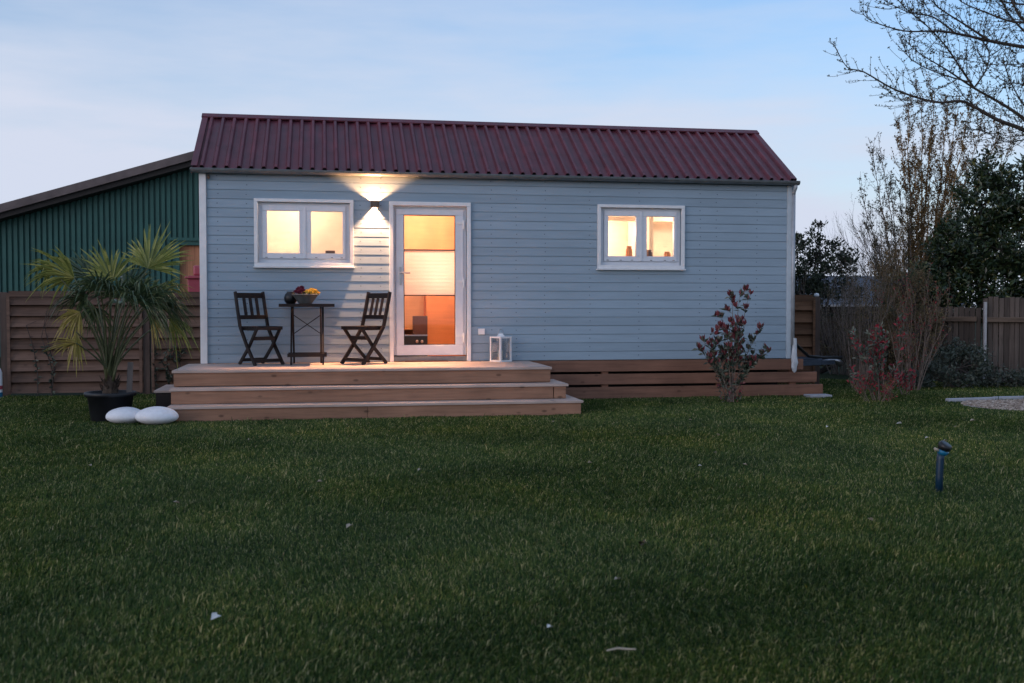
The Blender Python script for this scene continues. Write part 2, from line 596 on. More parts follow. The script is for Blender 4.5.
pz = sorted(prof + [(z, lerp_prof(z)) for z in zcuts if ZB < z < ZT])
for (a, ya), (b, yb) in zip(pz, pz[1:]):
    if b - a < 1e-7:
        continue
    mid = (a + b) / 2
    xs = [(0.07, L - 0.0)]
    for ox0, ox1, oz0, oz1 in OPEN:
        if oz0 < mid < oz1:
            nx = []
            for s, e in xs:
                if ox1 <= s or ox0 >= e:
                    nx.append((s, e))
                else:
                    if ox0 > s:
                        nx.append((s, ox0))
                    if ox1 < e:
                        nx.append((ox1, e))
            xs = nx
    for s, e in xs:
        wall.add([(s, -ya, a), (e, -ya, a), (e, -yb, b), (s, -yb, b)], [(0, 1, 2, 3)])
# solid core behind the boards, split round the openings
cols = [(0.0, 0.68), (1.82, 2.355), (3.305, 5.07), (6.185, L)]
for a, b in cols:
    wall.box(a, b, 0.012, 0.15, ZB, ZT)
for ox0, ox1, oz0, oz1 in OPEN:
    wall.box(ox0, ox1, 0.012, 0.15, oz1, ZT)
    if oz0 > ZB + 0.01:
        wall.box(ox0, ox1, 0.012, 0.15, ZB, oz0)
# gable and back cladding
gprof = board_strips(ZB, RZ - 0.1)


def y_range(z):
    if z <= ZT:
        return 0.012, D
    t = (z - ZT) / (RZ - 0.06 - ZT)
    return 0.012 + (RY - 0.012) * t, D - (D - RY) * t


for X, sgn in ((0.0, -1), (L, 1)):
    for (a, ya), (b, yb) in zip(gprof, gprof[1:]):
        if b - a < 1e-7:
            continue
        a0, a1 = y_range(a)
        b0, b1 = y_range(b)
        wall.add([(X + sgn * (ya + 0.013), a0, a), (X + sgn * (ya + 0.013), a1, a), (X + sgn * (yb + 0.013), b1, b), (X + sgn * (yb + 0.013), b0, b)], [(0, 1, 2, 3)])
    xa, xb = (X, X + 0.12) if sgn < 0 else (X - 0.12, X)
    pts = [(0.1505, ZB), (D - 0.12, ZB), (D - 0.12, ZT), (RY, RZ - 0.15), (0.1505, ZT)]
    vs = [(xa, y, z) for y, z in pts] + [(xb, y, z) for y, z in pts]
    n = 5
    wall.add(vs, [tuple(range(n)), tuple(range(2 * n - 1, n - 1, -1))] + [(i, (i + 1) % n, n + (i + 1) % n, n + i) for i in range(n)])
wall.box(0, L, D - 0.118, D, ZB, ZT)
# nail heads of the boards
for nx in (0.2, 0.55, 1.95, 2.2, 3.62, 3.95, 4.33, 4.93, 5.6, 6.45, 6.68, 7.25):
    k = 0
    while ZB + (k + 1) * PITCH < ZT:
        zc = ZB + (k + 0.55) * PITCH + rnd.uniform(-.004, .004)
        k += 1
        if any(o[0] - 0.06 < nx < o[1] + 0.06 and o[2] - 0.06 < zc < o[3] + 0.06 for o in OPEN):
            continue
        xx = nx + rnd.uniform(-.008, .008)
        wall.add([(xx + 0.0075 * math.cos(t * math.pi / 3), -0.0015, zc + 0.0075 * math.sin(t * math.pi / 3)) for t in range(6)], [tuple(range(6))], 1)
wall.build('wall', [M['siding'], M['nail']], house)

for x0, x1 in ((-0.015, 0.068), (L - 0.115, L - 0.055)):
    cb = MB().box(x0, x1, -0.028, 0.011, ZB, 2.86)
    cb.build('corner_board', M['white'] if x0 < 1 else M['pale'], house, bevel=0.004)

# floor, ceiling and inner rooms
fl = MB().box(0.122, L - 0.122, 0.152, D - 0.12, ZB - 0.12, ZB + 0.02)
fl.build('floor', M['pine'], house)
MB().box(0.122, L - 0.122, 0.152, D - 0.12, 2.72, 2.76).build('ceiling', M['ceilingw'], house)
MB().box(0.02, L - 0.02, 0.02, D - 0.02, ZB - 0.16, ZB - 0.125).build('floor_frame', M['darkgap'], house)


def lining(x0, x1, mat, nm):
    mb = MB()
    mb.box(x0, x1, D - 0.16, D - 0.121, ZB + 0.02, 2.72)
    return mb.build(nm, mat, house)


lining(0.123, 2.10, M['cream'], 'room_lining')
lining(2.16, 3.42, M['pine'], 'hall_lining')
lining(3.48, L - 0.123, M['cream'], 'room_lining')
for xa in (2.10, 3.42):
    MB().box(xa, xa + 0.06, 0.152, D - 0.161, ZB + 0.02, 2.72).build('room_partition', M['pine'], house)
MB().box(L - 0.16, L - 0.121, 0.152, D - 0.161, ZB + 0.021, 2.72).build('room_lining', M['cream'], house)
MB().box(0.121, 0.16, 0.152, D - 0.161, ZB + 0.021, 2.72).build('room_lining', M['cream'], house)
# pale screen wall close behind the left window
MB().box(0.17, 2.05, 1.25, 1.29, ZB + 0.021, 2.70).build('bath_partition', M['cream'], house)
# hall furniture seen through the door glass
MB().box(2.87, 3.40, 1.00, 1.35, ZB + 0.02, 2.0).build('cupboard', M['orange'], house, bevel=0.005)
MB().box(2.18, 3.41, 1.36, 1.40, 0.9, 2.70).build('hall_panel', M['pine'], house)
# right room: shelf beam and posts
MB().box(4.9, 7.6, 1.7, 1.86, 2.50, 2.56).build('shelf_beam', M['cream'], house)
MB().box(6.12, 6.18, 1.2, 2.3, 0.6, 2.70).build('room_partition', M['cream'], house)

# skirting boards under the cladding
for i, (z0, z1, x1) in enumerate(((0.368, 0.512, 7.93), (0.197, 0.335, 8.13), (0.01, 0.163, 8.22))):
    MB().box(-0.02, x1, -0.024, 0.012, z0, z1).build('skirting_board', M['skirt'], house, bevel=0.003)
for x in (0.3, 1.9, 3.5, 5.1, 6.7, 7.75):
    MB().box(x, x + 0.09, 0.014, 0.06, 0.0, 0.5).build('skirting_batten', M['skirt'], house)
ch = MB()
for y in (0.5, 1.9):
    ch.box(0.2, 7.7, y, y + 0.1, 0.22, 0.355)
ch.box(0.1, 7.7, 0.3, 0.36, 0.0, 0.35)
ch.build('chassis', M['darkgap'], house)

# roof: trapezoidal sheets on both slopes
XL, XR = -0.085, L - 0.05
YE, ZE = -0.115, 2.918
slope = math.atan2(RZ - ZE, RY - YE)
RIBP = 0.1475


def roof_sheet(front):
    mb = MB()
    up = Vector((0, -math.sin(slope), math.cos(slope))) if front else Vector((0, math.sin(slope), math.cos(slope)))
    lo = Vector((0, YE, ZE)) if front else Vector((0, 2 * RY - YE, ZE))
    hi = Vector((0, RY, RZ - 0.012))
    xs, hs = [], []
    x = XL
    while x < XR - 0.001:
        for dx, h in ((0.0, 0.0), (0.083, 0.0), (0.100, 0.036), (0.130, 0.036)):
            if x + dx <= XR:
                xs.append(x + dx)
                hs.append(h)
        x += RIBP
    xs.append(XR)
    hs.append(0.0)
    N = len(xs)
    vs = []
    for base in (lo, hi):
        for xx, h in zip(xs, hs):
            vs.append(base + Vector((xx, 0, 0)) + up * h)
    for base in (lo, hi):
        for xx, h in zip(xs, hs):
            vs.append(base + Vector((xx, 0, 0)) + up * (h - 0.004))
    fs = []
    for i in range(N - 1):
        fs.append((i, i + 1, N + i + 1, N + i))
        fs.append((2 * N + i, 3 * N + i, 3 * N + i + 1, 2 * N + i + 1))
        fs.append((i, 2 * N + i, 2 * N + i + 1, i + 1))
    mb.add(vs, fs)
    # screw heads on every second rib
    k = 0
    x = XL
    while x + 0.118 < XR:
        for j, t in enumerate((0.06, 0.36, 0.68, 0.95)):
            if (k + j) % 2 == 0:
                p = lo.lerp(hi, t) + Vector((x + 0.118, 0, 0)) + up * 0.0365
                d = (hi - lo).normalized()
                mb.add([p + Vector((0.009 * math.cos(a * math.pi / 3), 0, 0)) + d * (0.009 * math.sin(a * math.pi / 3)) + up * 0.003 for a in range(6)], [tuple(range(6))], 1)
        k += 1
        x += RIBP
    return mb


rf = roof_sheet(True)
rb = roof_sheet(False)
rf.add(rb.v, rb.f, 0)
roof = rf.build('roof', [M['roof'], M['screw']], house)
# ridge cap, verge trims
rc = MB()
for sg in (-1, 1):
    d = Vector((0, sg * math.cos(slope), -math.sin(slope)))
    n = Vector((0, sg * math.sin(slope), math.cos(slope)))
    p0 = Vector((0, RY, RZ + 0.036))
    p1 = p0 + d * 0.11
    rc.add([(XL - .02, p0.y, p0.z), (XR + .02, p0.y, p0.z), (XR + .02, p1.y, p1.z), (XL - .02, p1.y, p1.z)], [(0, 1, 2, 3)])
    q = p1 - n * 0.02
    rc.add([(XL - .02, p1.y, p1.z), (XR + .02, p1.y, p1.z), (XR + .02, q.y, q.z), (XL - .02, q.y, q.z)], [(0, 1, 2, 3)])
rc.build('ridge_cap', M['roof'], roof)
for X, s in ((XL, -1), (XR, 1)):
    vt = MB()
    for sg in (-1, 1):
        e = Vector((0, YE - 0.006 if sg < 0 else 2 * RY - YE + 0.006, ZE))
        h = Vector((0, RY, RZ - 0.012))
        n = Vector((0, sg * math.sin(slope), math.cos(slope)))
        a, b = e + n * 0.03, h + n * 0.03
        w = -s * 0.075
        o = s * 0.012
        vt.add([a + Vector((X + o, 0, 0)), b + Vector((X + o, 0, 0)), b + Vector((X + o + w, 0, 0)), a + Vector((X + o + w, 0, 0))], [(0, 1, 2, 3)])
        vt.add([a + Vector((X + o, 0, 0)), b + Vector((X + o, 0, 0)), b + Vector((X + o, 0, 0)) - n * 0.13, a + Vector((X + o, 0, 0)) - n * 0.13], [(0, 1, 2, 3)])
    vt.build('verge_trim', M['roof'], roof)
# boarded soffit / wall plate closing the eaves
sf = MB()
for sg in (-1, 1):
    y0, y1 = (YE + 0.02, RY) if sg < 0 else (2 * RY - YE - 0.02, RY)
    z0, z1 = ZE - 0.02, RZ - 0.045
    vs = []
    for X in (0.0, L):
        vs += [(X, y0, z0), (X, y1, z1), (X, y1, z1 - 0.05), (X, y0, z0 - 0.015)]
    sf.add(vs, [(0, 1, 2, 3), (7, 6, 5, 4), (0, 4, 5, 1), (1, 5, 6, 2), (2, 6, 7, 3), (3, 7, 4, 0)])
sf.build('roof_decking', M['barndark'], house)

# gutter with white end stop, downpipe
gt = MB()
n = 9
gx0, gx1 = XL - 0.02, XR + 0.055
gy, gz, gr = -0.098, 2.908, 0.048
pr = [(gy - gr - 0.006, gz + 0.004), (gy - gr, gz + 0.008)] + [(gy - gr * math.cos(math.pi * i / (n - 1)), gz - gr * math.sin(math.pi * i / (n - 1))) for i in range(n)]
pin = [(gy + (y - gy) * 0.93, gz + (z - gz) * 0.93 + 0.001) for y, z in reversed(pr[2:])]
loop = pr + pin
vs = [(gx0, y, z) for y, z in loop] + [(gx1, y, z) for y, z in loop]
m_ = len(loop)
gt.add(vs, [(i, i + 1, m_ + i + 1, m_ + i) for i in range(m_ - 1)])
g = gt.build('gutter', M['zinc'], house, smooth=False)
for X in (gx0 - 0.004, gx1 + 0.004):
    ge = MB()
    vs = [(X, y, z) for y, z in pr[2:]]
    ge.add(vs, [tuple(range(len(vs)))])
    vs = [(X + (0.005 if X < 1 else -0.005), y, z) for y, z in pr[2:]]
    ge.add(vs, [tuple(range(len(vs)))])
    ge.build('end_stop', M['white'], g)
dp = MB().tube([(7.765, -0.095, 2.87), (7.765, -0.09, 2.83), (7.765, -0.04, 2.78), (7.765, -0.032, 2.74)], 0.026, 10)
dp.tube([(7.765, -0.032, 2.74), (7.765, -0.032, 0.70)], 0.026, 10)
dp.build('downpipe', M['pipe'], house, smooth=True)
ALARM = MB().ball((0.10, -0.035, 2.815), 0.02, 1, 1, 1.2).box(0.085, 0.115, -0.03, -0.001, 2.83, 2.85)
ALARM.build('sensor', M['lampbody'], house)


# windows
def make_window(x0, x1, nm_extra):
    w = (x1 - x0)
    tr = MB()
    ring(tr, x0, x1, WZ0, WZ1, 0.044, -0.038, -0.002, wt=0.04, wb=0.046)
    wn = tr.build('window', M['white'], house, bevel=0.004)
    MB().box(x0 - 0.012, x1 + 0.012, -0.062, 0.028, WZ0 - 0.018, WZ0 - 0.002).build('sill', M['white'], wn, bevel=0.003)
    fr = MB()
    ring(fr, x0 + 0.045, x1 - 0.045, WZ0 + 0.047, WZ1 - 0.041, 0.052, 0.03, 0.09, wt=0.035, wb=0.05)
    fr.build('frame', M['frame'], wn, bevel=0.004)
    xm = (x0 + x1) / 2
    p0, p1, p2, p3 = x0 + 0.155, xm - 0.062, xm + 0.085, x1 - 0.135
    z0, z1 = 1.893, 2.42
    for a, b, oa, ob in ((p0, p1, x0 + 0.098, xm + 0.006), (p2, p3, xm + 0.008, x1 - 0.098)):
        s = MB()
        s.box(oa, ob, 0.008, 0.075, z1, WZ1 - 0.077)
        s.box(oa, ob, 0.008, 0.075, WZ0 + 0.098, z0)
        s.box(oa, a, 0.008, 0.075, z0, z1)
        s.box(b, ob, 0.008, 0.075, z0, z1)
        so = s.build('sash', M['frame'], wn, bevel=0.005)
    g_ = MB()
    g_.box(p0 - .01, p1 + .01, 0.04, 0.046, z0 - .01, z1 + .01)
    g_.build('pane', M['glass'], wn)
    g_ = MB()
    g_.box(p2 - .01, p3 + .01, 0.04, 0.046, z0 - .01, z1 + .01)
    g_.build('pane', M['glass'], wn)
    mb = MB()
    mb.box(xm - 0.012, xm + 0.022, -0.004, 0.006, WZ0 + 0.105, WZ1 - 0.085)
    mb.build('cover_strip', M['frame'], wn, bevel=0.003)
    for t in (0.12, 0.27, 0.40, 0.62, 0.78, 0.88):
        xx = x0 + w * t
        MB().box(xx - 0.014, xx + 0.014, -0.0015, 0.0075, WZ0 + 0.112, WZ0 + 0.118).build('drain_slot', M['screw'], wn)
    return wn


wl = make_window(*WIN[0], '')
wr = make_window(*WIN[1], '')
MB().box(1.51, 1.63, 0.10, 0.13, 1.90, 1.935).build('vent_grille', M['darkbrown'], wl)

# door
tr = MB()
tr.box(2.31, 3.35, -0.042, -0.002, 2.508, 2.557)
tr.box(2.31, 2.36, -0.042, -0.002, 0.522, 2.507)
tr.box(3.30, 3.35, -0.042, -0.002, 0.522, 2.507)
door = tr.build('door', M['white'], house, bevel=0.004)
df = MB()
df.box(2.361, 3.299, 0.035, 0.11, 2.47, 2.506)
df.box(2.361, 2.392, 0.035, 0.11, 0.60, 2.469)
df.box(3.262, 3.299, 0.035, 0.11, 0.60, 2.469)
df.build('door_frame', M['frame'], door, bevel=0.004)
MB().box(2.361, 3.299, -0.01, 0.12, 0.524, 0.585).build('threshold', M['zinc'], door, bevel=0.006)
MB().box(2.50, 3.05, -0.09, -0.005, 0.524, 0.535).build('door_mat', M['darkbrown'], door)
lf = MB()
gx0_, gx1_, gz0_, gz1_ = 2.493, 3.157, 0.733, 2.395
lf.box(2.394, 3.26, 0.016, 0.085, gz1_, 2.468)
lf.box(2.394, 3.26, 0.016, 0.085, 0.60, gz0_)
lf.box(2.394, gx0_, 0.016, 0.085, gz0_, gz1_)
lf.box(gx1_, 3.26, 0.016, 0.085, gz0_, gz1_)
leafo = lf.build('door_leaf', M['frame'], door, bevel=0.005)
MB().box(gx0_ - .01, gx1_ + .01, 0.045, 0.052, gz0_ - .01, gz1_ + .01).build('glass_pane', M['glass'], leafo)
sl = MB()
ring(sl, gx0_ + .001, gx1_ - .001, gz0_ + .001, gz1_ - .001, 0.008, 0.03, 0.043)
sl.build('glazing_bead', M['rubber'], leafo)
hd = MB().box(2.435, 2.465, -0.0, 0.0155, 1.50, 1.73)
hd.tube([(2.45, -0.045, 1.655), (2.45, 0.0, 1.655)], 0.011, 8)
hd.tube([(2.445, -0.045, 1.655), (2.57, -0.045, 1.652)], 0.011, 8)
hd.tube([(2.45, -0.012, 1.56), (2.45, 0.0, 1.56)], 0.014, 10)
hd.build('handle', M['steel'], leafo, bevel=0.003)
for z in (2.28, 1.53, 0.83):
    h_ = MB().tube([(3.262, 0.0, z - 0.06), (3.262, 0.0, z + 0.055)], 0.013, 10)
    h_.box(3.17, 3.25, 0.002, 0.0155, z + 0.005, z + 0.035)
    h_.build('hinge', M['white'], leafo)
# pleated blind hung on the inside of the glass
bl = MB()
zt_, zb_ = 1.945, 1.378
NP = 24
vs = []
for i in range(NP + 1):
    z = zt_ + (zb_ - zt_) * i / NP
    y = 0.092 + (0.0012 if i % 2 else 0.0)
    vs += [(2.487, y, z), (3.163, y, z)]
bl.add(vs, [(2 * i, 2 * i + 1, 2 * i + 3, 2 * i + 2) for i in range(NP)])
blo = bl.build('blind', M['blind'], leafo)
for za, zb2 in ((zt_ + 0.0005, zt_ + 0.016), (zb_ - 0.016, zb_ - 0.0005)):
    MB().box(2.487, 3.163, 0.088, 0.106, za, zb2).build('blind_rail', M['darkbrown'], blo)

# wall socket
so = MB().box(3.447, 3.532, -0.04, -0.001, 0.864, 0.942)
so = so.build('socket_box', M['white'], house, bevel=0.006)

# up and down wall lamp: a hollow cube with a wide slot above and a narrower one below
lx, lz0, lz1 = 2.128, 2.472, 2.556
wlb = MB()
wlb.box(lx - 0.054, lx - 0.047, -0.105, -0.004, lz0, lz1)
wlb.box(lx + 0.047, lx + 0.054, -0.105, -0.004, lz0, lz1)
wlb.box(lx - 0.047, lx + 0.047, -0.105, -0.098, lz0, lz1)
wlb.box(lx - 0.047, lx + 0.047, -0.0108, -0.004, lz0, lz1)
wlb.box(lx - 0.0468, lx - 0.027, -0.0978, -0.011, lz0 + 0.001, lz0 + 0.005)
wlb.box(lx + 0.021, lx + 0.0468, -0.0978, -0.011, lz0 + 0.001, lz0 + 0.005)
wlb.box(lx - 0.0468, lx + 0.0468, -0.0978, -0.011, lz0 + 0.0400, lz0 + 0.0430)
lampo = wlb.build('wall_lamp', M['lampbody'], house)


def point(name, loc, power, col, r, parent=None, beam=False):
    ld = bpy.data.lights.new(name, 'POINT')
    ld.energy = power
    ld.color = col
    ld.shadow_soft_size = r
    if beam:
        # reflector lamp: its beam is bundled, so it falls off more slowly than a bare bulb
        ld.use_nodes = True
        ln_ = ld.node_tree
        em = next(n for n in ln_.nodes if n.type == 'EMISSION')
        fo_ = ln_.nodes.new('ShaderNodeLightFalloff')
        fo_.inputs['Strength'].default_value = 1.0
        ln_.links.new(fo_.outputs['Linear'], em.inputs['Strength'])
    o = bpy.data.objects.new(name, ld)
    o.location = loc
    COL.objects.link(o)
    if parent:
        o.parent = parent
    return o


point('lamp_bulb', (lx, -0.076, lz0 + 0.0345), 95, (1.0, 0.50, 0.25), 0.008, lampo, True)
point('lamp_bulb', (lx, -0.074, lz0 + 0.0515), 66, (1.0, 0.47, 0.20), 0.008, lampo, True)
INT = (1.0, 0.69, 0.51)
point('ceiling_bulb', (1.1, 0.55, 2.60), 11, INT, 0.05, house)
point('ceiling_bulb', (2.80, 0.45, 2.60), 18, INT, 0.05, house)
point('hall_fill_light', (2.95, 0.45, 1.62), 2.2, INT, 0.04, house)  # added fill light behind the blind, brightens it and the lower hall
point('ceiling_bulb', (5.35, 1.95, 2.35), 12, INT, 0.05, house)
point('ceiling_bulb', (7.0, 1.2, 2.58), 16, INT, 0.05, house)
point('ceiling_bulb', (4.6, 1.0, 2.58), 13, INT, 0.05, house)

# drawbar of the trailer chassis at the right end
db = MB()
db.bar((7.6, 0.45, 0.40), (8.95, 1.15, 0.40), 0.06, 0.10, (0, 0, 1))
db.bar((7.6, 2.0, 0.40), (8.95, 1.28, 0.40), 0.06, 0.10, (0, 0, 1))
dbo = db.build('drawbar', M['darksteel'], house)
cb = MB().box(8.05, 8.70, 0.95, 1.45, 0.36, 0.47)
cb.build('battery_box', M['darksteel'], dbo, bevel=0.02)
cp = MB().tube([(8.85, 1.2, 0.41), (8.95, 1.2, 0.43), (9.05, 1.2, 0.42), (9.12, 1.2, 0.36)], [0.035, 0.04, 0.045, 0.05], 10)
cp.build('coupling', M['steel'], dbo, smooth=True)

# things inside the rooms
ca, cb_, cc = at(405, 344, 0.9), at(427.5, 336, 0.9), at(413, 316, 0.9)
cz0 = ZB + 0.02
t = thing('chest', 'dark brown open chest low behind the door glass', 'chest', (ca.x, 0.9, cz0))
MB().box(-0.30, cb_.x - ca.x, 0, 0.09, 0.0, cb_.z - cz0).build('lower_box', M['black'], t, bevel=0.004)
MB().box(cc.x - ca.x, cb_.x - ca.x, 0, 0.09, cb_.z - cz0 + 0.02, cc.z - cz0).build('upper_box', M['darkbrown'], t, bevel=0.004)
MB().box(-0.30, cb_.x - ca.x + 0.004, -0.01, 0.092, cb_.z - cz0 + 0.001, cb_.z - cz0 + 0.019).build('shelf', M['steel'], t)
for px in (417, 422):
    k_ = at(px, 341.5, 0.9)
    MB().ball((k_.x - ca.x, -0.015, k_.z - cz0), 0.022, 1, 0.6, 1).build('knob', M['steel'], t, smooth=True)
for i, (px, hgt, mat, lab) in enumerate(((628, .17, 'orange', 'brownish tall jar behind the right window, left of its middle bar'),
                                         (648, .12, 'darkbrown', 'dark jar behind the right window, just right of its middle bar'),
                                         (666, .10, 'orange', 'orange jar behind the right window in its lower right corner'))):
    p = at(px, 255, 0.35)
    b_ = MB().lathe([(0.001, 0), (0.045, 0), (0.047, 0.01), (0.047, hgt * 0.72), (0.036, hgt * 0.80), (0.036, hgt), (0.001, hgt)], 14)
    o = b_.build('jar', M[mat], None, smooth=True, loc=(p.x, 0.30, 1.872))
    tag(o, lab, 'jar')
MB().box(4.95, 6.11, 0.22, 0.44, 1.845, 1.871).build('window_shelf', M['cream'], house)
pic = MB().box(-0.07, 0.07, 0, 0.02, 0, 0.2)
o = pic.build('shelf_divider', M['orange'], house)
o.location = (at(645, 240, 1.6).x, 1.6, 2.05)

# ------------------------------------------------------------------ deck with steps
deck = thing('wooden_deck', 'wooden deck with wide front steps at the house door', 'deck', (0, 0, 0))


def planks(mb, x0, x1, y0, y1, z0, z1, w=0.14, gap=0.005):
    n = max(1, round((y1 - y0) / w))
    w = (y1 - y0) / n
    for i in range(n):
        mb.box(x0 + rnd.uniform(-.002, .002), x1 + rnd.uniform(-.004, .004), y0 + i * w, y0 + (i + 1) * w - gap, z0 + rnd.uniform(-.001, 0), z1)


p_ = MB()
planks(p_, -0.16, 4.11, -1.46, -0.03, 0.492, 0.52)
p_.build('platform', M['decktop_lit'], deck, bevel=0.003)
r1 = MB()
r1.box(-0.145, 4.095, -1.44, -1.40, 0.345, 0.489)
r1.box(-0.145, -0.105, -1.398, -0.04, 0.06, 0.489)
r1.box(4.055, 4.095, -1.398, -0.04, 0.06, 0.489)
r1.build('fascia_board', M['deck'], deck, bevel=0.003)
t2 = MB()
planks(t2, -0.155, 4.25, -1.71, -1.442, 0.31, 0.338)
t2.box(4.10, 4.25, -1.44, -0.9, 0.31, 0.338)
t2.build('step_tread', M['decktop_lit'], deck, bevel=0.003)
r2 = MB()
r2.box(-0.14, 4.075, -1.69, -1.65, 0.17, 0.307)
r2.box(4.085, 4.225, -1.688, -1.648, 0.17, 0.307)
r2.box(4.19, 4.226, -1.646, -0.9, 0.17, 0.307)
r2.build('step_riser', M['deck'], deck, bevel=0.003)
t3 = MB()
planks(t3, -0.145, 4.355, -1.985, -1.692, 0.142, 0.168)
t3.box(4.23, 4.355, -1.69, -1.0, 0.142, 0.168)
t3.build('step_tread', M['decktop_lit'], deck, bevel=0.003)
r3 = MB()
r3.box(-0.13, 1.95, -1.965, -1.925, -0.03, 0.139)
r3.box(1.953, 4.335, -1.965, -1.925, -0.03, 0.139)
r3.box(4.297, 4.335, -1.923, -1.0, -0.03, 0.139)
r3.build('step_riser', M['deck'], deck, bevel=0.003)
sd = MB()
sd.box(-0.36, -0.147, -1.42, -0.5, 0.275, 0.30)
sd.build('side_tread', M['decktop_lit'], deck, bevel=0.003)
sb = MB()
sb.box(-0.34, -0.15, -1.40, -0.55, -0.02, 0.272)
sb.build('side_riser', M['darkwood'], deck)
MB().box(-0.10, 4.05, -1.38, -0.05, 0.0, 0.30).build('deck_frame', M['darkgap'], deck)

# ------------------------------------------------------------------ folding chairs


def make_chair(label):
    t = thing('folding_chair', label, 'chair', group='dark folding chairs on the deck')
    mt = M['darkwood']
    for s in (-1, 1):
        m_ = MB()
        x = s * 0.19
        pts = [(x, -0.245, 0.885), (x, -0.20, 0.70), (x, -0.135, 0.46), (x, 0.03, 0.22), (x, 0.215, 0.0)]
        for a, b in zip(pts, pts[1:]):
            m_.bar(a, b, 0.024, 0.042)
        m_.build('leg', mt, t)
        m_ = MB()
        x = s * 0.158
        pts = [(x, 0.20, 0.44), (x, 0.02, 0.22), (x, -0.215, 0.0)]
        for a, b in zip(pts, pts[1:]):
            m_.bar(a, b, 0.022, 0.038)
        m_.build('leg', mt, t)
    bk = MB()
    bk.bar((-0.178, -0.232, 0.84), (0.178, -0.232, 0.84), 0.065, 0.02, (0, 0, 1))
    bk.bar((-0.178, -0.165, 0.575), (0.178, -0.165, 0.575), 0.05, 0.02, (0, 0, 1))
    for x in (-0.085, 0.0, 0.085):
        bk.bar((x, -0.226, 0.807), (x, -0.172, 0.600), 0.042, 0.012)
    bk.build('backrest', mt, t, bevel=0.003)
    st = MB()
    st.box(-0.175, 0.175, 0.20, 0.235, 0.425, 0.465)
    for i in range(6):
        y = -0.165 + i * 0.061
        st.box(-0.175, 0.175, y, y + 0.052, 0.448, 0.466)
    for s in (-1, 1):
        st.box(s * 0.15 - 0.012, s * 0.15 + 0.012, -0.16, 0.199, 0.415, 0.4475)
    st.build('seat', mt, t, bevel=0.003)
    for a_, b_, hh in (((-0.178, 0.172, 0.055), (0.178, 0.172, 0.055), 0.04), ((-0.147, -0.17, 0.055), (0.147, -0.17, 0.055), 0.04), ((-0.147, 0.10, 0.32), (0.147, 0.10, 0.32), 0.045)):
        MB().bar(a_, b_, hh, 0.018, (0, 0, 1)).build('stretcher', mt, t)
    return t


ch1 = make_chair('dark wooden folding chair left of the bistro table')
ch1.location = (0.72, -0.36, 0.521)
ch1.rotation_euler = (0, 0, math.radians(-146))
ch2 = dup(ch1, (1.985, -0.36, 0.521), math.radians(131), 'dark wooden folding chair beside the glass door')

# bistro table
tb = thing('bistro_table', 'dark wooden folding table carrying the flower bowl', 'table', (1.285, -0.34, 0.521))
tp = MB()
tp.box(-0.33, 0.33, -0.26, -0.20, 0.70, 0.738)
tp.box(-0.33, 0.33, 0.20, 0.26, 0.70, 0.738)
for i in range(6):
    x = -0.328 + i * 0.11
    tp.box(x, x + 0.104, -0.199, 0.199, 0.712, 0.736)
tp.build('tabletop', M['darkwood'], tb, bevel=0.003)
for s in (-1, 1):
    for q in (-1, 1):
        x = s * (0.19 if q > 0 else 0.165)
        MB().bar((x, q * 0.21, 0.70), (x, -q * 0.21, 0.0), 0.022, 0.038).build('leg', M['darkwood'], tb)
MB().bar((-0.235, -0.18, 0.115), (0.235, -0.18, 0.115), 0.04, 0.02, (0, 0, 1)).build('stretcher', M['darkwood'], tb)
MB().bar((-0.235, 0.18, 0.115), (0.235, 0.18, 0.115), 0.04, 0.02, (0, 0, 1)).build('stretcher', M['darkwood'], tb)
MB().bar((-0.165, 0.08, 0.60), (0.165, -0.04, 0.37), 0.014, 0.01, (0, 1, 0)).build('brace', M['darkwood'], tb)
MB().bar((0.165, 0.08, 0.60), (-0.165, -0.04, 0.37), 0.014, 0.01, (0, 1, 0)).build('brace', M['darkwood'], tb)

# bowl and flowers
bw = MB().lathe([(0.001, 0), (0.075, 0.0), (0.085, 0.012), (0.12, 0.06), (0.155, 0.105), (0.165, 0.112), (0.16, 0.116), (0.148, 0.105), (0.11, 0.06), (0.06, 0.03), (0.001, 0.028)], 28)
bo = bw.build('flower_bowl', M['zincbowl'], None, smooth=True, loc=(1.265, -0.36, 1.260))
tag(bo, 'round zinc bowl on the bistro table', 'bowl')
fw = thing('flower_arrangement', 'yellow and purple flowers filling the zinc bowl', 'flowers', (1.265, -0.36, 1.31))
for nm, mt, cs in (('yellow_bloom', 'petal_y', [(0.03, -0.03, 0.075), (0.075, 0.0, 0.095), (0.115, -0.02, 0.08), (0.09, 0.05, 0.085), (0.06, -0.07, 0.07), (0.135, 0.03, 0.065)]),
                   ('purple_bloom', 'petal_p', [(-0.05, -0.02, 0.09), (-0.08, 0.02, 0.11), (-0.105, -0.02, 0.075), (-0.045, 0.05, 0.12), (-0.02, 0.0, 0.08), (-0.07, -0.06, 0.07)])):
    mb = MB()
    for c in cs:
        for k in range(26):
            th, ph = rnd.uniform(0, 2 * math.pi), rnd.uniform(0.0, 1.5)
            d = Vector((math.cos(th) * math.sin(ph), math.sin(th) * math.sin(ph), math.cos(ph)))
            mb.leaf(Vector(c) - d * 0.005, d + Vector((0, 0, 0.25)), Vector((rnd.uniform(-1, 1), rnd.uniform(-1, 1), 0.4)), 0.06, 0.042, fold=0.4)
    mb.build(nm, M[mt], fw)
mb = MB()
for k in range(40):
    th = rnd.uniform(0, 6.28)
    mb.leaf((0.05 * math.cos(th), 0.05 * math.sin(th), 0.03), (math.cos(th), math.sin(th), rnd.uniform(0.2, 0.9)), (0, 0, 1), 0.10, 0.03)
mb.build('foliage', M['smalltree'], fw)
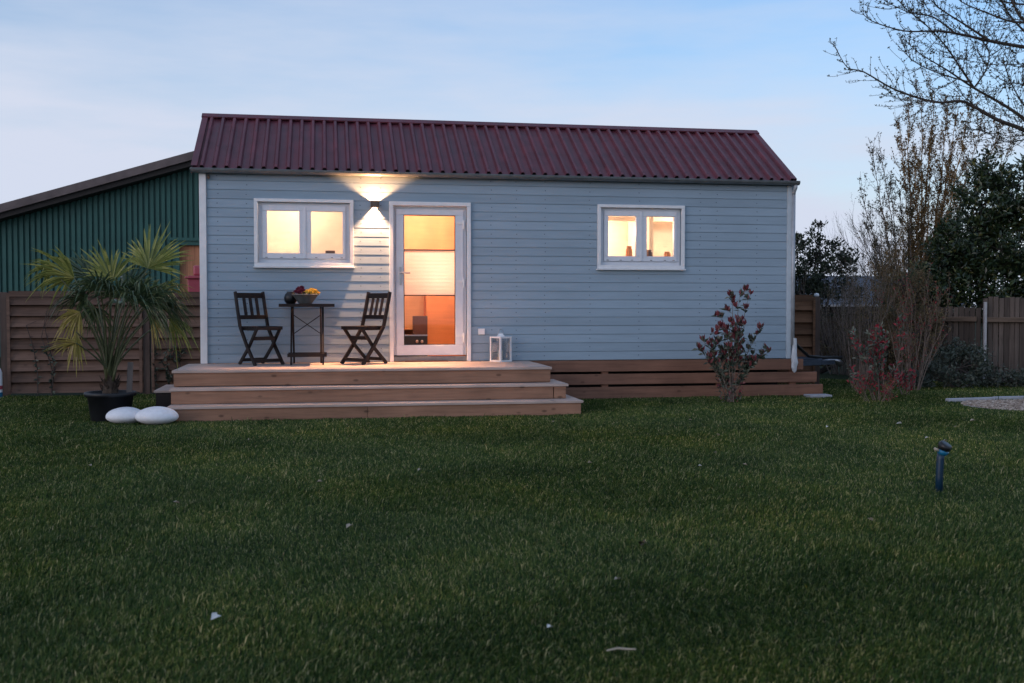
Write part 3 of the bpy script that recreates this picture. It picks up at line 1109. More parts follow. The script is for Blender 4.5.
dv = MB().lathe([(0.001, 0), (0.05, 0), (0.075, 0.03), (0.082, 0.07), (0.07, 0.115), (0.045, 0.14), (0.05, 0.15), (0.04, 0.148), (0.001, 0.12)], 20)
o = dv.build('vase', M['black'], None, smooth=True, loc=(1.085, -0.20, 1.260))
tag(o, 'small round black vase behind the zinc bowl', 'vase')

# lantern
ln = thing('lantern', 'white wooden candle lantern standing on the deck', 'lantern', (3.715, -0.18, 0.521), math.radians(34))
a = 0.088
f_ = MB()
for sx in (-1, 1):
    for sy in (-1, 1):
        f_.box(sx * a - 0.011, sx * a + 0.011, sy * a - 0.011, sy * a + 0.011, 0.022, 0.30)
f_.box(-a - 0.014, a + 0.014, -a - 0.014, a + 0.014, 0.0, 0.0215)
f_.box(-a - 0.012, a + 0.012, -a - 0.012, a + 0.012, 0.3005, 0.322)
f_.build('frame', M['white'], ln, bevel=0.002)
MB().lathe([(0.075, 0.3225), (0.06, 0.335), (0.045, 0.345), (0.04, 0.36), (0.001, 0.368)], 4).build('roof', M['white'], ln)
g_ = MB()
for sy in (-1, 1):
    g_.box(-a + 0.012, a - 0.012, sy * a - 0.002, sy * a + 0.002, 0.023, 0.299)
    g_.box(sy * a - 0.002, sy * a + 0.002, -a + 0.012, a - 0.012, 0.023, 0.299)
g_.build('glass_pane', M['glass'], ln)
MB().tube([(0.05 * math.cos(x), 0, 0.352 + 0.06 * math.sin(x)) for x in [math.pi * i / 10 for i in range(11)]], 0.004, 6).build('handle', M['steel'], ln)
o = MB().lathe([(0.001, 0), (0.032, 0), (0.032, 0.115), (0.028, 0.12), (0.001, 0.117)], 16).build('candle', M['candle'], None, smooth=True, loc=(3.705, -0.19, 0.5435))
tag(o, 'short cream pillar candle inside the white lantern', 'candle')

# white foil bag over the downpipe's end and the hose
bg = MB()
prf = [(0.027, 0.46), (0.030, 0.40), (0.034, 0.33), (0.040, 0.26), (0.038, 0.20), (0.048, 0.13), (0.043, 0.07), (0.030, 0.02), (0.010, 0.0)]
bg.lathe(prf, 14)
for i, (x, y, z) in enumerate(bg.v):
    k = 1 + 0.55 * mnoise.noise(Vector((x * 22, y * 22, z * 13)))
    bg.v[i] = (x * k, y * k * 0.7, z + 0.02 * mnoise.noise(Vector((x * 15, y * 15, z * 9 + 4))))
o = bg.build('plastic_bag', M['bag'], None, smooth=False, loc=(7.79, -0.04, 0.33))
tag(o, 'crumpled white plastic bag tied round the downpipe foot', 'bag')
o = MB().tube([(7.87, 0.10, 0.72), (8.1, 0.4, 0.62), (8.45, 0.9, 0.50), (8.75, 1.0, 0.475), (9.05, 1.05, 0.47)], 0.022, 8).build('hose', M['black'], None, smooth=True)
tag(o, 'thick black hose sloping from the house corner to the drawbar', 'hose')
o = MB().box(-0.16, 0.16, -0.10, 0.10, 0, 0.045).build('paving_slab', M['concrete'], None, bevel=0.006, loc=(8.02, -0.28, 0.0))
tag(o, 'small grey concrete slab under the end of the skirting boards', 'slab')

# ------------------------------------------------------------------ ground and grass
gd = MB()
gd.add([(-300, -60, 0), (300, -60, 0), (300, 900, 0), (-300, 900, 0)], [(0, 1, 2, 3)])
kind(gd.build('lawn', M['lawn']), 'structure')


def grass(n_target, name):
    # sample distance with a density falling away from the camera
    N = n_target
    u = nr.random(N)
    d0, d1, e = 3.2, 18.5, 0.62
    d = (d0 ** e + u * (d1 ** e - d0 ** e)) ** (1 / e)
    ang = (nr.random(N) - 0.5) * 2 * (math.radians(28.5) + 1.1 / d)
    a = ang + YAW
    x = CAM_LOC.x + d * np.sin(a)
    y = CAM_LOC.y + d * np.cos(a)
    keep = (y < 1.72) | (x > 8.4)
    keep &= ~((x > -0.13) & (x < 4.34) & (y > -1.95))
    keep &= ~((x > -0.35) & (x < 8.2) & (y > -0.02) & (y < 2.6))
    keep &= ~((x > -0.35) & (x < 0) & (y > -1.4))
    keep &= ~(((x + 0.775) ** 2 + (y + 1.65) ** 2) < 0.2 ** 2)
    keep &= ~((x > 9.2 + (y + 1.9) ** 2 * 0.9) & (y > -2.65) & (y < -1.15))
    # scattered coarser tufts
    nt_ = 420
    td = (d0 ** e + nr.random(nt_) * (14.5 ** e - d0 ** e)) ** (1 / e)
    ta = (nr.random(nt_) - 0.5) * 2 * math.radians(31) + YAW
    per = 34
    tx = np.repeat(CAM_LOC.x + td * np.sin(ta), per) + nr.normal(0, 0.032, nt_ * per)
    ty = np.repeat(CAM_LOC.y + td * np.cos(ta), per) + nr.normal(0, 0.032, nt_ * per)
    tk_ = ty < -2.05
    tx, ty = tx[tk_], ty[tk_]
    x, y, d = x[keep], y[keep], d[keep]
    nbase = len(x)
    x, y = np.concatenate([x, tx]), np.concatenate([y, ty])
    d = np.concatenate([d, np.hypot(tx - CAM_LOC.x, ty - CAM_LOC.y)])
    # clumping: tufts
    cl = 0.5 + 0.5 * (0.5 * np.sin(x * 7.1 + 2.3 * np.sin(y * 5.3)) + 0.5 * np.sin(y * 8.7 + 1.9 * np.sin(x * 6.1)))
    cl2 = 0.5 + 0.5 * np.sin(x * 1.7 + 1.4 * np.sin(y * 1.1)) * np.sin(y * 1.9 + 1.2 * np.sin(x * 0.9))
    n = len(x)
    h = (0.013 + 0.020 * nr.random(n)) * (0.65 + 0.5 * cl + 0.35 * cl2)
    tall = nr.random(n) < 0.004
    h[tall] *= 2.2
    h[nbase:] *= 1.25 + 0.9 * nr.random(n - nbase)
    w = np.maximum(0.0023 + 0.0020 * nr.random(n), d * 0.00055)
    th = nr.random(n) * 2 * math.pi
    lean = 0.25 + 0.75 * nr.random(n)
    flow = 1.2 * np.sin(x * 1.3 + np.sin(y * 1.7)) + 0.7 * np.sin(y * 2.1)
    la = flow + (nr.random(n) - 0.5) * 4.0
    sx, sy = np.cos(th) * w * 0.5, np.sin(th) * w * 0.5
    V = np.zeros((n, 5, 3))
    V[:, 0] = np.stack([x - sx, y - sy, np.full(n, -0.002)], 1)
    V[:, 1] = np.stack([x + sx, y + sy, np.full(n, -0.002)], 1)
    mx, my = x + np.cos(la) * lean * h * 0.32, y + np.sin(la) * lean * h * 0.32
    V[:, 2] = np.stack([mx + sx * 0.8, my + sy * 0.8, h * 0.62], 1)
    V[:, 3] = np.stack([mx - sx * 0.8, my - sy * 0.8, h * 0.62], 1)
    V[:, 4] = np.stack([x + np.cos(la) * lean * h, y + np.sin(la) * lean * h, h * (1.0 - 0.25 * lean)], 1)
    # two triangles + tip triangle
    return big_mesh(name, V, 5, [(0, 1, 2), (0, 2, 3), (3, 2, 4)], M['grass'])


kind(grass(1450000, 'grass'), 'stuff')

# gravel path with edging stones, right
pm = MB()
pts = []
for i in range(21):
    yy = -2.65 + 1.5 * i / 20
    pts.append((9.2 + (yy + 1.9) ** 2 * 0.9 + 0.03 * math.sin(i * 1.9), yy))
vs = [(x, y, 0.012) for x, y in pts] + [(16, y, 0.012) for x, y in pts]
pm.add(vs, [(i, 21 + i, 22 + i, i + 1) for i in range(20)])
kind(pm.build('gravel_path', M['gravel']), 'structure')
n = 9000
gx = 9.3 + nr.random(n) ** 1.2 * 3.5
gyy = -2.6 + nr.random(n) * 1.42
k = gx > 9.2 + (gyy + 1.9) ** 2 * 0.9
gx, gyy = gx[k], gyy[k]
n = len(gx)
s = 0.008 + 0.014 * nr.random(n)
off = np.array([[-1, -.7, 0], [1, -.8, 0], [.9, .8, 0], [-.8, .9, 0], [-.5, -.5, .9], [.6, -.4, .8], [.5, .5, .9], [-.4, .5, .8]])
rot = nr.random(n) * 6.28
c_, s_ = np.cos(rot), np.sin(rot)
V = np.zeros((n, 8, 3))
for i in range(8):
    ox, oy, oz = off[i]
    V[:, i, 0] = gx + s * (ox * c_ - oy * s_)
    V[:, i, 1] = gyy + s * (ox * s_ + oy * c_)
    V[:, i, 2] = 0.01 + s * oz * (0.6 + 0.6 * nr.random(n))
m, nt, b, o_ = new_mat('gravel_stones')
nt.links.new(ramp(nt, island(nt), [(0, (0.17, 0.12, 0.085)), (0.5, (0.38, 0.29, 0.22)), (1, (0.62, 0.52, 0.43))]), b.inputs['Base Color'])
b.inputs['Roughness'].default_value = 0.85
kind(big_mesh('gravel', V, 8, [(4, 5, 6, 7), (0, 1, 5, 4), (1, 2, 6, 5), (2, 3, 7, 6), (3, 0, 4, 7)], m), 'stuff')
labs = ['long pale kerb stone at the left start of the gravel path', 'pale kerb stone beside the gravel path at the right edge']
for i, (x0, y0, x1, y1) in enumerate(((9.33, -1.22, 10.05, -1.12), (10.10, -1.06, 11.3, -1.02))):
    dx, dy = x1 - x0, y1 - y0
    ln_ = math.hypot(dx, dy)
    o = MB().box(0, ln_, -0.04, 0.04, -0.02, 0.05).build('kerb_stone', M['concrete'], None, bevel=0.01, loc=(x0, y0, 0), rot=(0, 0, math.atan2(dy, dx)))
    tag(o, labs[i], 'kerb stone', 'kerb stones along the gravel path')

# fallen leaves
spots = [(216, 619, 'w', .03), (640, 546, 'b', .045), (621, 651, 's', .05), (550, 628, 'w', .018), (715, 453, 'd', .022), (745, 465, 'd', .02), (827, 427, 'w', .02), (899, 424, 'w', .03), (973, 421, 'd', .03), (927, 438, 'w', .018), (955, 427, 'd', .02), (690, 420, 'd', .02), (718, 435, 'd', .02), (553, 397 + 25, 'd', .02), (176, 503, 'd', .022), (350, 527, 'd', .025), (945, 441, 'd', .02), (700, 466, 'w', .016), (590, 463, 'd', .02), (320, 482, 'd', .02), (90, 466, 'd', .022), (617, 580, 'd', .02), (870, 520, 'd', .02), (420, 470, 'd', .02), (248, 440, 'd', .02)]
for i, (px, py, kd, sz) in enumerate(spots):
    d = _f + _r * ((px - 512) / FPX) - _u * ((py - 341.5) / FPX)
    p = CAM_LOC + d * ((0.03 - CAM_LOC.z) / d.z)
    mb = MB()
    a_ = rnd.uniform(0, 6.28)
    if kd == 's':
        mb.tube([(-0.05, 0, 0.002), (-0.01, 0.006, 0.008), (0.02, 0.002, 0.006), (0.05, -0.012, 0.01)], [0.003, 0.004, 0.004, 0.002], 6)
        o = mb.build('twig', M['leaf_dry'], None, loc=p, rot=(0, 0, -0.15))
        tag(o, 'short pale dry twig lying in the grass near the camera', 'twig')
        continue
    mb.leaf((-sz, 0, 0), (1, 0, 0.15), (0, 0, 1), sz * 2, sz * 1.3, fold=0.35)
    mb.leaf((-sz, 0, 0), (1, 0.3, 0.5), (0, -0.5, 1), sz * 1.6, sz * 0.9, fold=0.3)
    o = mb.build('fallen_leaf', M[{'w': 'petal_w', 'b': 'leaf_brown', 'd': 'leaf_dry'}[kd]], None, loc=p, rot=(rnd.uniform(-.3, .3), rnd.uniform(-.3, .3), a_))
    if i == 0:
        tag(o, 'single bright white petal in the grass, front left of the lawn', 'petal')
    elif kd == 'b':
        tag(o, 'curled dark brown leaf on the lawn, front right', 'leaf')
    elif kd == 'w':
        tag(o, 'tiny whitish petal lying in the grass', 'petal', 'whitish petals scattered on the lawn')
    else:
        tag(o, 'small dry tan leaf lying in the grass', 'leaf', 'dry leaves scattered on the lawn')

# ------------------------------------------------------------------ pot, palm, pebbles
PX, PY = -0.775, -1.62
pt = MB().lathe([(0.001, 0.0), (0.185, 0.0), (0.20, 0.02), (0.235, 0.27), (0.262, 0.272), (0.268, 0.30), (0.262, 0.315), (0.24, 0.315), (0.225, 0.27), (0.001, 0.265)], 36)
o = pt.build('plant_pot', M['pot'], None, smooth=True, loc=(PX, PY, -0.005))
tag(o, 'black plastic plant pot holding the fan palm', 'pot')
MB().lathe([(0.001, 0.012), (0.12, 0.008), (0.222, 0.0)], 24, (0, 0, 0.275)).build('soil', M['soil'], o, smooth=True)
so_ = MB().bar((-0.60, -1.52, 0.27), (-0.585, -1.50, 0.62), 0.055, 0.03)
o = so_.build('wooden_stake', M['stake'])
tag(o, 'short grey wooden stake beside the palm in its pot', 'stake')

palm = thing('fan_palm', 'fan palm with green and yellowed leaves in the black pot', 'palm', (PX, PY, 0.28))


def frond(hub, axis, radius, mat, spread=115, droop=0.35, nseg=28, cup=0.25, roll=0.0, name='frond'):
    """fan leaf: narrow pointed segments from the hub, spread round the axis, tips drooping; stalk = petiole"""
    hub = Vector(hub)
    ax = Vector(axis).normalized()
    side = ax.cross(Vector((0.15, 1.0, 0.25 if abs(ax.z) > 0.6 else 0.9)))
    if side.length < 0.15:
        side = Vector((1, 0, 0))
    side.normalize()
    side = Matrix.Rotation(roll, 3, ax) @ side
    nrm = side.cross(ax)
    mb = MB()
    for i in range(nseg):
        t = -1 + 2 * i / (nseg - 1)
        ang = math.radians(spread) * t + rnd.uniform(-.06, .06)
        d = ax * math.cos(ang) + side * math.sin(ang) + nrm * (cup * (0.4 + abs(t)) + rnd.uniform(-.12, .12))
        d.normalize()
        Ls = radius * (1 - 0.32 * abs(t) ** 2) * rnd.uniform(0.86, 1.05)
        s = d.cross(nrm).normalized()
        up = s.cross(d)
        if up.z < 0:
            up = -up
        w0 = 0.0122 * (radius / 0.5)
        Ls *= rnd.choice((1, 1, 1, 0.93, 0.8))
        prev = None
        K = 5
        dr = droop * rnd.uniform(0.4, 2.2)
        for k in range(K + 1):
            q = k / K
            p = hub + d * (Ls * q) + Vector((0, 0, -1)) * (dr * Ls * max(0, q - 0.3) ** 2 * 1.6)
            w = w0 * (0.35 + 1.6 * q) if q < 0.45 else w0 * 1.07 * (1 - (q - 0.45) / 0.55) + 0.0012
            fold = up * (w * 0.5)
            cur = [p + s * w + fold, p, p - s * w + fold]
            if prev:
                o0 = len(mb.v)
                mb.v += [tuple(v) for v in prev + cur]
                mb.f += [(o0, o0 + 1, o0 + 4, o0 + 3), (o0 + 1, o0 + 2, o0 + 5, o0 + 4)]
                mb.mi += [0, 0]
            prev = cur
    return mb


PB = Vector((PX, PY, 0.28))
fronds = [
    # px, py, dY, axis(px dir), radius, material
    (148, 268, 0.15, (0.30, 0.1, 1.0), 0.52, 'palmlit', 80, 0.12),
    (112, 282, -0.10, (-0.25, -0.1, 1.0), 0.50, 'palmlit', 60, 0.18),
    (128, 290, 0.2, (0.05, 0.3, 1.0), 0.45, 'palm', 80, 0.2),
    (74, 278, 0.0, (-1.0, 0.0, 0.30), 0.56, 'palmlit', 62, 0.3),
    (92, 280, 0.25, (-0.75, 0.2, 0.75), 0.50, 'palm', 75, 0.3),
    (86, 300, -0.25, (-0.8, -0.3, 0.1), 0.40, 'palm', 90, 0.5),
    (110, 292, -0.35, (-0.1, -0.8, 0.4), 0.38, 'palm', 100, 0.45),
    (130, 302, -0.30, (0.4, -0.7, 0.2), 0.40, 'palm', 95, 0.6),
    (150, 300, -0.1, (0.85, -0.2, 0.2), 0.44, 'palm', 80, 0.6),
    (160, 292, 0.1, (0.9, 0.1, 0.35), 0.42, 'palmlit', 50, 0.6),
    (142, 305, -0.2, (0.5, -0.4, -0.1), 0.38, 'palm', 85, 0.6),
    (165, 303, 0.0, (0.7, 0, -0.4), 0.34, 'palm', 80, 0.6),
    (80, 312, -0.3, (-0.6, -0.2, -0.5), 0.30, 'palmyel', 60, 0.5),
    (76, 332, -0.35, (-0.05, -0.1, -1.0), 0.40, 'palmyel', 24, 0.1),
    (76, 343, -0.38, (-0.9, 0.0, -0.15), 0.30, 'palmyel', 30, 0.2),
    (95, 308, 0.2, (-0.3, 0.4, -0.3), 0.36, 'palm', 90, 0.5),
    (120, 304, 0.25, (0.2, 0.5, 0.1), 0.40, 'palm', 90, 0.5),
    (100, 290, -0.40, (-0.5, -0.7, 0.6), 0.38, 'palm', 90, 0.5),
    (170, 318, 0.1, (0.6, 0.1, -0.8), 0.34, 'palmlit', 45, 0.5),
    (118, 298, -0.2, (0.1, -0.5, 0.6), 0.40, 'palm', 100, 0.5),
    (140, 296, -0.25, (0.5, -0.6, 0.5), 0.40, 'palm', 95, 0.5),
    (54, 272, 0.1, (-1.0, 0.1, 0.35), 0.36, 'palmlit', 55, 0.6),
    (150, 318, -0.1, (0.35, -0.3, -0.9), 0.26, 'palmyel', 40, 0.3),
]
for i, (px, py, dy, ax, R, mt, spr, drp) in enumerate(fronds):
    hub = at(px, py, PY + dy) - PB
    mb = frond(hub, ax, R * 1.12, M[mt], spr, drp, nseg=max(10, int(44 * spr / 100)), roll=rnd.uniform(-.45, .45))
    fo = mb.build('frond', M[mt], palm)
    base = Vector((rnd.uniform(-.035, .035), rnd.uniform(-.035, .035), rnd.uniform(0.08, 0.2)))
    mid = Vector((hub.x * 0.24, hub.y * 0.24, max(0.35, hub.z * 0.68)))
    pp = []
    for k in range(9):
        q = k / 8
        pp.append(base * (1 - q) ** 2 + mid * (2 * q * (1 - q)) + hub * q * q)
    MB().tube(pp, [0.0145 - 0.008 * k / 8 for k in range(9)], 6).build('petiole', M['petiole'], fo, smooth=True)
tk = MB().tube([(0, 0, -0.02), (0, 0, 0.06), (0.01, 0, 0.13), (0.0, 0, 0.2)], [0.085, 0.08, 0.06, 0.025], 10)
for k in range(60):
    th = rnd.uniform(0, 6.28)
    z = rnd.uniform(0.0, 0.15)
    tk.leaf((0.06 * math.cos(th), 0.06 * math.sin(th), z), (math.cos(th) * 0.5, math.sin(th) * 0.5, 1), (math.cos(th), math.sin(th), 0), rnd.uniform(0.05, 0.14), 0.02)
tk.build('trunk', M['fibre'], palm)

for (x, y, sx, sy, sz, rz, lab) in ((-0.560, -1.97, 0.195, 0.16, 0.100, 0.2, 'smooth white pebble shaped ornament right in front of the pot'),
                                    (-0.222, -2.12, 0.215, 0.17, 0.108, 0.1, 'larger smooth white pebble shaped ornament next to the steps')):
    mb = MB().ball((0, 0, 0), 1.0, n=32, m=16)
    for i, v in enumerate(mb.v):
        vx, vy, vz = v
        k = 1 + 0.03 * mnoise.noise(Vector((vx * 1.1 + x, vy * 1.1, vz)))
        zz = vz if vz > 0 else vz * 0.75
        mb.v[i] = (vx * sx * k, vy * sy * k, zz * sz * k + sz * 0.75)
    o = mb.build('pebble_ornament', M['pebble'], None, smooth=True, loc=(x, y, 0.0), rot=(0, 0, rz))
    tag(o, lab, 'ornament', 'white pebble ornaments by the deck')

# blue standpipe on the lawn
sx_, sy_ = 5.48, -7.19
st = thing('standpipe', 'dark blue garden standpipe with light blue collar rising from the lawn', 'standpipe', (sx_, sy_, 0), 0)
MB().tube([(0, 0, -0.03), (0.001, 0, 0.1), (0.006, 0, 0.22), (0.014, 0, 0.265)], [0.024, 0.024, 0.0245, 0.026], 16).build('pipe', M['blue'], st, smooth=True)
MB().tube([(0.012, 0, 0.248), (0.016, -0.004, 0.262), (0.022, -0.010, 0.280)], [0.026, 0.035, 0.039], 18).build('collar', M['cyan'], st, smooth=True)
MB().tube([(0.0225, -0.0105, 0.281), (0.030, -0.018, 0.318), (0.032, -0.021, 0.324)], [0.040, 0.042, 0.034], 18).build('cap', M['black'], st, smooth=True)
MB().tube([(-0.012, -0.01, 0.278), (-0.045, -0.015, 0.29)], [0.011, 0.009], 10).build('outlet', M['leaf_dry'], st, smooth=True)

# ------------------------------------------------------------------ fences


def lap_panel(x0, x1, y, ztop, mat, label, rows=9, post_l=True, post_r=True, thick_post=0.09):
    t = thing('board_fence', label, 'fence', ((x0 + x1) / 2, y, 0), group='overlapping board fence panels behind the house')
    w = x1 - x0
    rh = (ztop - 0.06) / rows
    mb = MB()
    for i in range(rows):
        z0 = 0.05 + i * rh
        tl = 0.02
        sag = rnd.uniform(-.006, .006)
        zt = z0 + rh * 0.85
        yb = -0.058 + rnd.uniform(-.006, .006)
        vs = [(-w / 2, yb, z0), (w / 2, yb, z0 + sag), (w / 2, yb + 0.016, z0 + sag), (-w / 2, yb + 0.016, z0),
              (-w / 2, tl - 0.012, zt), (w / 2, tl - 0.012, zt + sag), (w / 2, tl + 0.002, zt + sag), (-w / 2, tl + 0.002, zt)]
        mb.add(vs, [(0, 3, 2, 1), (4, 5, 6, 7), (0, 1, 5, 4), (1, 2, 6, 5), (2, 3, 7, 6), (3, 0, 4, 7)])
    for i in range(rows):
        mb.box(-w / 2, w / 2, 0.024, 0.036, 0.05 + i * rh + rh * 0.3, 0.05 + i * rh + rh * 1.25)
    mb.build('lap_boards', M[mat], t)
    fr = MB()
    fr.box(-w / 2, w / 2, -0.075, -0.0555, ztop - 0.05, ztop)
    fr.box(-w / 2, -w / 2 + 0.04, -0.082, -0.0657, 0.04, ztop - 0.0505)
    fr.box(w / 2 - 0.04, w / 2, -0.082, -0.0657, 0.04, ztop - 0.0505)
    fr.build('frame', M[mat], t, bevel=0.003)
    if post_l:
        MB().box(-w / 2 - thick_post - 0.005, -w / 2 - 0.005, -0.045, 0.045, 0, ztop + 0.01).build('post', M['post'], t, bevel=0.005)
    if post_r:
        MB().box(w / 2 + 0.005, w / 2 + 0.005 + thick_post, -0.045, 0.045, 0, ztop + 0.01).build('post', M['post'], t, bevel=0.005)
    return t


FY = 1.75
lap_panel(-4.7, -2.86, FY, 1.405, 'fence', 'weathered lap board fence panel cut by the left edge', post_r=False)
lap_panel(-2.72, -0.98, FY, 1.41, 'fence', 'weathered lap board fence panel behind the palm', post_l=True, post_r=True)
lap_panel(-0.86, -0.04, FY, 1.405, 'fence', 'weathered lap board fence panel against the left house corner', post_l=False, post_r=False)
t = lap_panel(8.0, 8.93, FY, 1.37, 'fence_warm', 'warm brown lap board fence panel right of the house', rows=7, post_l=False, post_r=True)
o = MB().lathe([(0.001, 0), (0.035, 0.0), (0.04, 0.02), (0.03, 0.045), (0.001, 0.055)], 12).build('post_cap', M['white'], t, smooth=True)
o.location = (0.52, 0, 1.382)

# bare climbers on the left fence
for i, (pts, lab) in enumerate(((((-2.15, 0), (-2.12, 0.4), (-2.2, 0.75), (-2.25, 1.0), (-2.15, 1.25)), 'thin bare climber stem on the fence left of the palm'),
                                (((-0.62, 0), (-0.60, 0.3), (-0.66, 0.55), (-0.58, 0.72)), 'dark low climber on the fence between palm and house'))):
    t = thing('climber', lab, 'climbing plant', (pts[0][0], FY - 0.06, 0))
    mb, lb = MB(), MB()
    for s in range(5 if i else 3):
        ox = rnd.uniform(-.22, .22) if s else 0
        pp = [Vector((x - pts[0][0] + ox + rnd.uniform(-.03, .03), rnd.uniform(-.02, .01), z * rnd.uniform(0.8, 1.0))) for x, z in pts]
        mb.tube(pp, [0.008, 0.007, 0.006, 0.004, 0.003][:len(pp)], 5)
        for k in range(32 if i else 30):
            a_, b_ = pp[-2], pp[-1]
            j = rnd.randrange(len(pp) - 1)
            p = pp[j].lerp(pp[j + 1], rnd.random())
            if p.z > 0.7 and not i:
                continue
            lb.leaf(p, (rnd.uniform(-1, 1), rnd.uniform(-1, 0), rnd.uniform(-.6, .8)), (0, -1, 0.5), rnd.uniform(.04, .08), 0.03)
    mb.build('stem', M['bark'], t)
    lb.build('leaves', M['ivy'], t)

bx = thing('plastic_bottle', 'narrow white bottle with red and blue bands at the far left fence', 'bottle', (-2.80, 1.55, 0))
MB().lathe([(0.001, 0), (0.045, 0), (0.048, 0.02), (0.048, 0.12), (0.048, 0.34), (0.03, 0.39), (0.016, 0.41), (0.016, 0.44), (0.001, 0.44)], 14).build('body', M['white'], bx, smooth=True)
MB().lathe([(0.0495, 0.02), (0.0495, 0.08)], 14).build('blue_band', M['cyan'], bx, smooth=True)
MB().lathe([(0.0495, 0.12), (0.0495, 0.17)], 14).build('red_band', M['redbin'], bx, smooth=True)

# picket fence at the right
FENR = []


def picket(p0, p1, ztop, label, rail_z):
    d = Vector((p1[0] - p0[0], p1[1] - p0[1], 0))
    ln_ = d.length
    t = thing('picket_fence', label, 'fence', (p0[0], p0[1], 0), math.atan2(d.y, d.x), group='grey paling fences at the right edge')
    mb = MB()
    x = 0.0
    while x < ln_:
        w = rnd.uniform(0.065, 0.085)
        h = ztop + rnd.uniform(-.02, .02)
        tw = rnd.uniform(-.006, .006)
        vs = [(x, tw, 0.02), (x + w, -tw, 0.02), (x + w, 0.02 - tw, 0.02), (x, 0.02 + tw, 0.02), (x, tw, h), (x + w, -tw, h + .005), (x + w, 0.02 - tw, h + .005), (x, 0.02 + tw, h)]
        mb.add(vs, [(0, 3, 2, 1), (4, 5, 6, 7), (0, 1, 5, 4), (1, 2, 6, 5), (2, 3, 7, 6), (3, 0, 4, 7)])
        x += w + rnd.uniform(0.006, 0.016)
    mb.build('palings', M['picket'], t)
    MB().box(-0.02, ln_, -0.075, -0.008, rail_z - 0.045, rail_z + 0.035).build('rail', M['rail'], t, bevel=0.008)
    MB().box(-0.02, ln_, 0.022, 0.07, 0.25, 0.32).build('rail', M['rail'], t, bevel=0.008)
    return t


picket((11.93, 1.9), (15.5, 1.2), 1.37, 'tall grey paling fence with a rail, at the right edge', 1.02)
picket((11.2, 2.55), (11.86, 1.95), 1.22, 'lower grey paling fence running back behind the ivy', 1.03)
o = MB().box(-0.02, 0.02, -0.02, 0.02, 0, 1.30).build('fence_post', M['palepost'], None, bevel=0.006, loc=(11.89, 1.79, 0))
tag(o, 'thin pale grey post where the two paling fences meet', 'post')

# ------------------------------------------------------------------ barn
BY = 14.0
barn = thing('barn', 'large dark green corrugated barn behind the fence', 'barn', (0, BY, 0))


def roofline(x):
    apex = 1.35
    s = (5.016 - 3.623) / (-1.723 + 6.255)
    z = 5.016 + s * (x + 1.723)
    za = 5.016 + s * (apex + 1.723)
    return z if x < apex else za - s * (x - apex)


bw = MB()
x = -13.0
P_ = 0.133
while x < 6.5:
    for (a, da, b, db_) in ((0, 0, 0.080, 0), (0.080, 0, 0.088, 0.06), (0.088, 0.06, 0.125, 0.06), (0.125, 0.06, 0.133, 0)):
        xa, xb = x + a, x + b
        z0 = 2.86 if (xa > -2.14 and xb < 0.6) else 0.0
        bw.add([(xa, da, z0), (xb, db_, z0), (xb, db_, roofline(xb) - 0.30), (xa, da, roofline(xa) - 0.30)], [(0, 1, 2, 3)])
    x += P_
bw.build('wall', M['barn'], barn)
bb = MB()
for X0, X1 in ((-13, 1.35), (1.35, 6.4)):
    zz = [roofline(X0), roofline(X1)]
    vs = []
    for yy in (-0.55, 12):
        for X, z in ((X0, zz[0]), (X1, zz[1])):
            vs += [(X, yy, z), (X, yy, z - 0.20)]
    bb.add(vs, [(0, 2, 3, 1), (4, 5, 7, 6), (0, 4, 6, 2), (1, 3, 7, 5), (0, 1, 5, 4), (2, 6, 7, 3)])
bro = bb.build('roof', M['barnroof'], barn)
so_ = MB()
for X0, X1 in ((-13, 1.35), (1.35, 6.4)):
    vs = []
    for yy in (-0.46, 0.10):
        for X in (X0, X1):
            z = roofline(X) - 0.203
            vs += [(X, yy, z), (X, yy, z - 0.13)]
    so_.add(vs, [(0, 2, 3, 1), (4, 5, 7, 6), (0, 4, 6, 2), (1, 3, 7, 5), (0, 1, 5, 4), (2, 6, 7, 3)])
so_.build('shaded_soffit', M['barndark'], bro)  # dark band under the fascia, drawn in as its shadow
bd = MB()
for i in range(18):
    bd.box(-2.20 + i * 0.16, -2.20 + i * 0.16 + 0.156, 0.065, 0.10, 0, 2.86)
bd = bd.build('door', M['barndoor'], barn)
fr = MB().box(-2.16, 0.62, -0.06, 0.05, 2.765, 2.87).box(-2.16, -2.07, -0.06, 0.05, 0, 2.764)
fr.box(-2.30, 0.70, -0.10, 0.03, 2.872, 2.95)
fr.build('door_frame', M['barn'], barn)

# red bin behind the fence
bn = thing('wheelie_bin', 'red plastic bin behind the fence before the barn door', 'bin', (-0.32, 4.0, 0))
b0 = MB()
vs = [(-0.24, -0.25, 0.08), (0.24, -0.25, 0.08), (0.24, 0.25, 0.08), (-0.24, 0.25, 0.08), (-0.30, -0.33, 1.66), (0.30, -0.33, 1.66), (0.30, 0.33, 1.66), (-0.30, 0.33, 1.66)]
b0.add(vs, [(0, 3, 2, 1), (4, 5, 6, 7), (0, 1, 5, 4), (1, 2, 6, 5), (2, 3, 7, 6), (3, 0, 4, 7)])
b0.build('body', M['redbin'], bn, bevel=0.02)
MB().box(-0.33, 0.33, -0.37, 0.36, 1.665, 1.71).build('rim', M['redbin'], bn, bevel=0.01)
MB().box(-0.24, 0.30, -0.10, 0.34, 1.715, 1.88).build('lid', M['redbin'], bn, bevel=0.03)

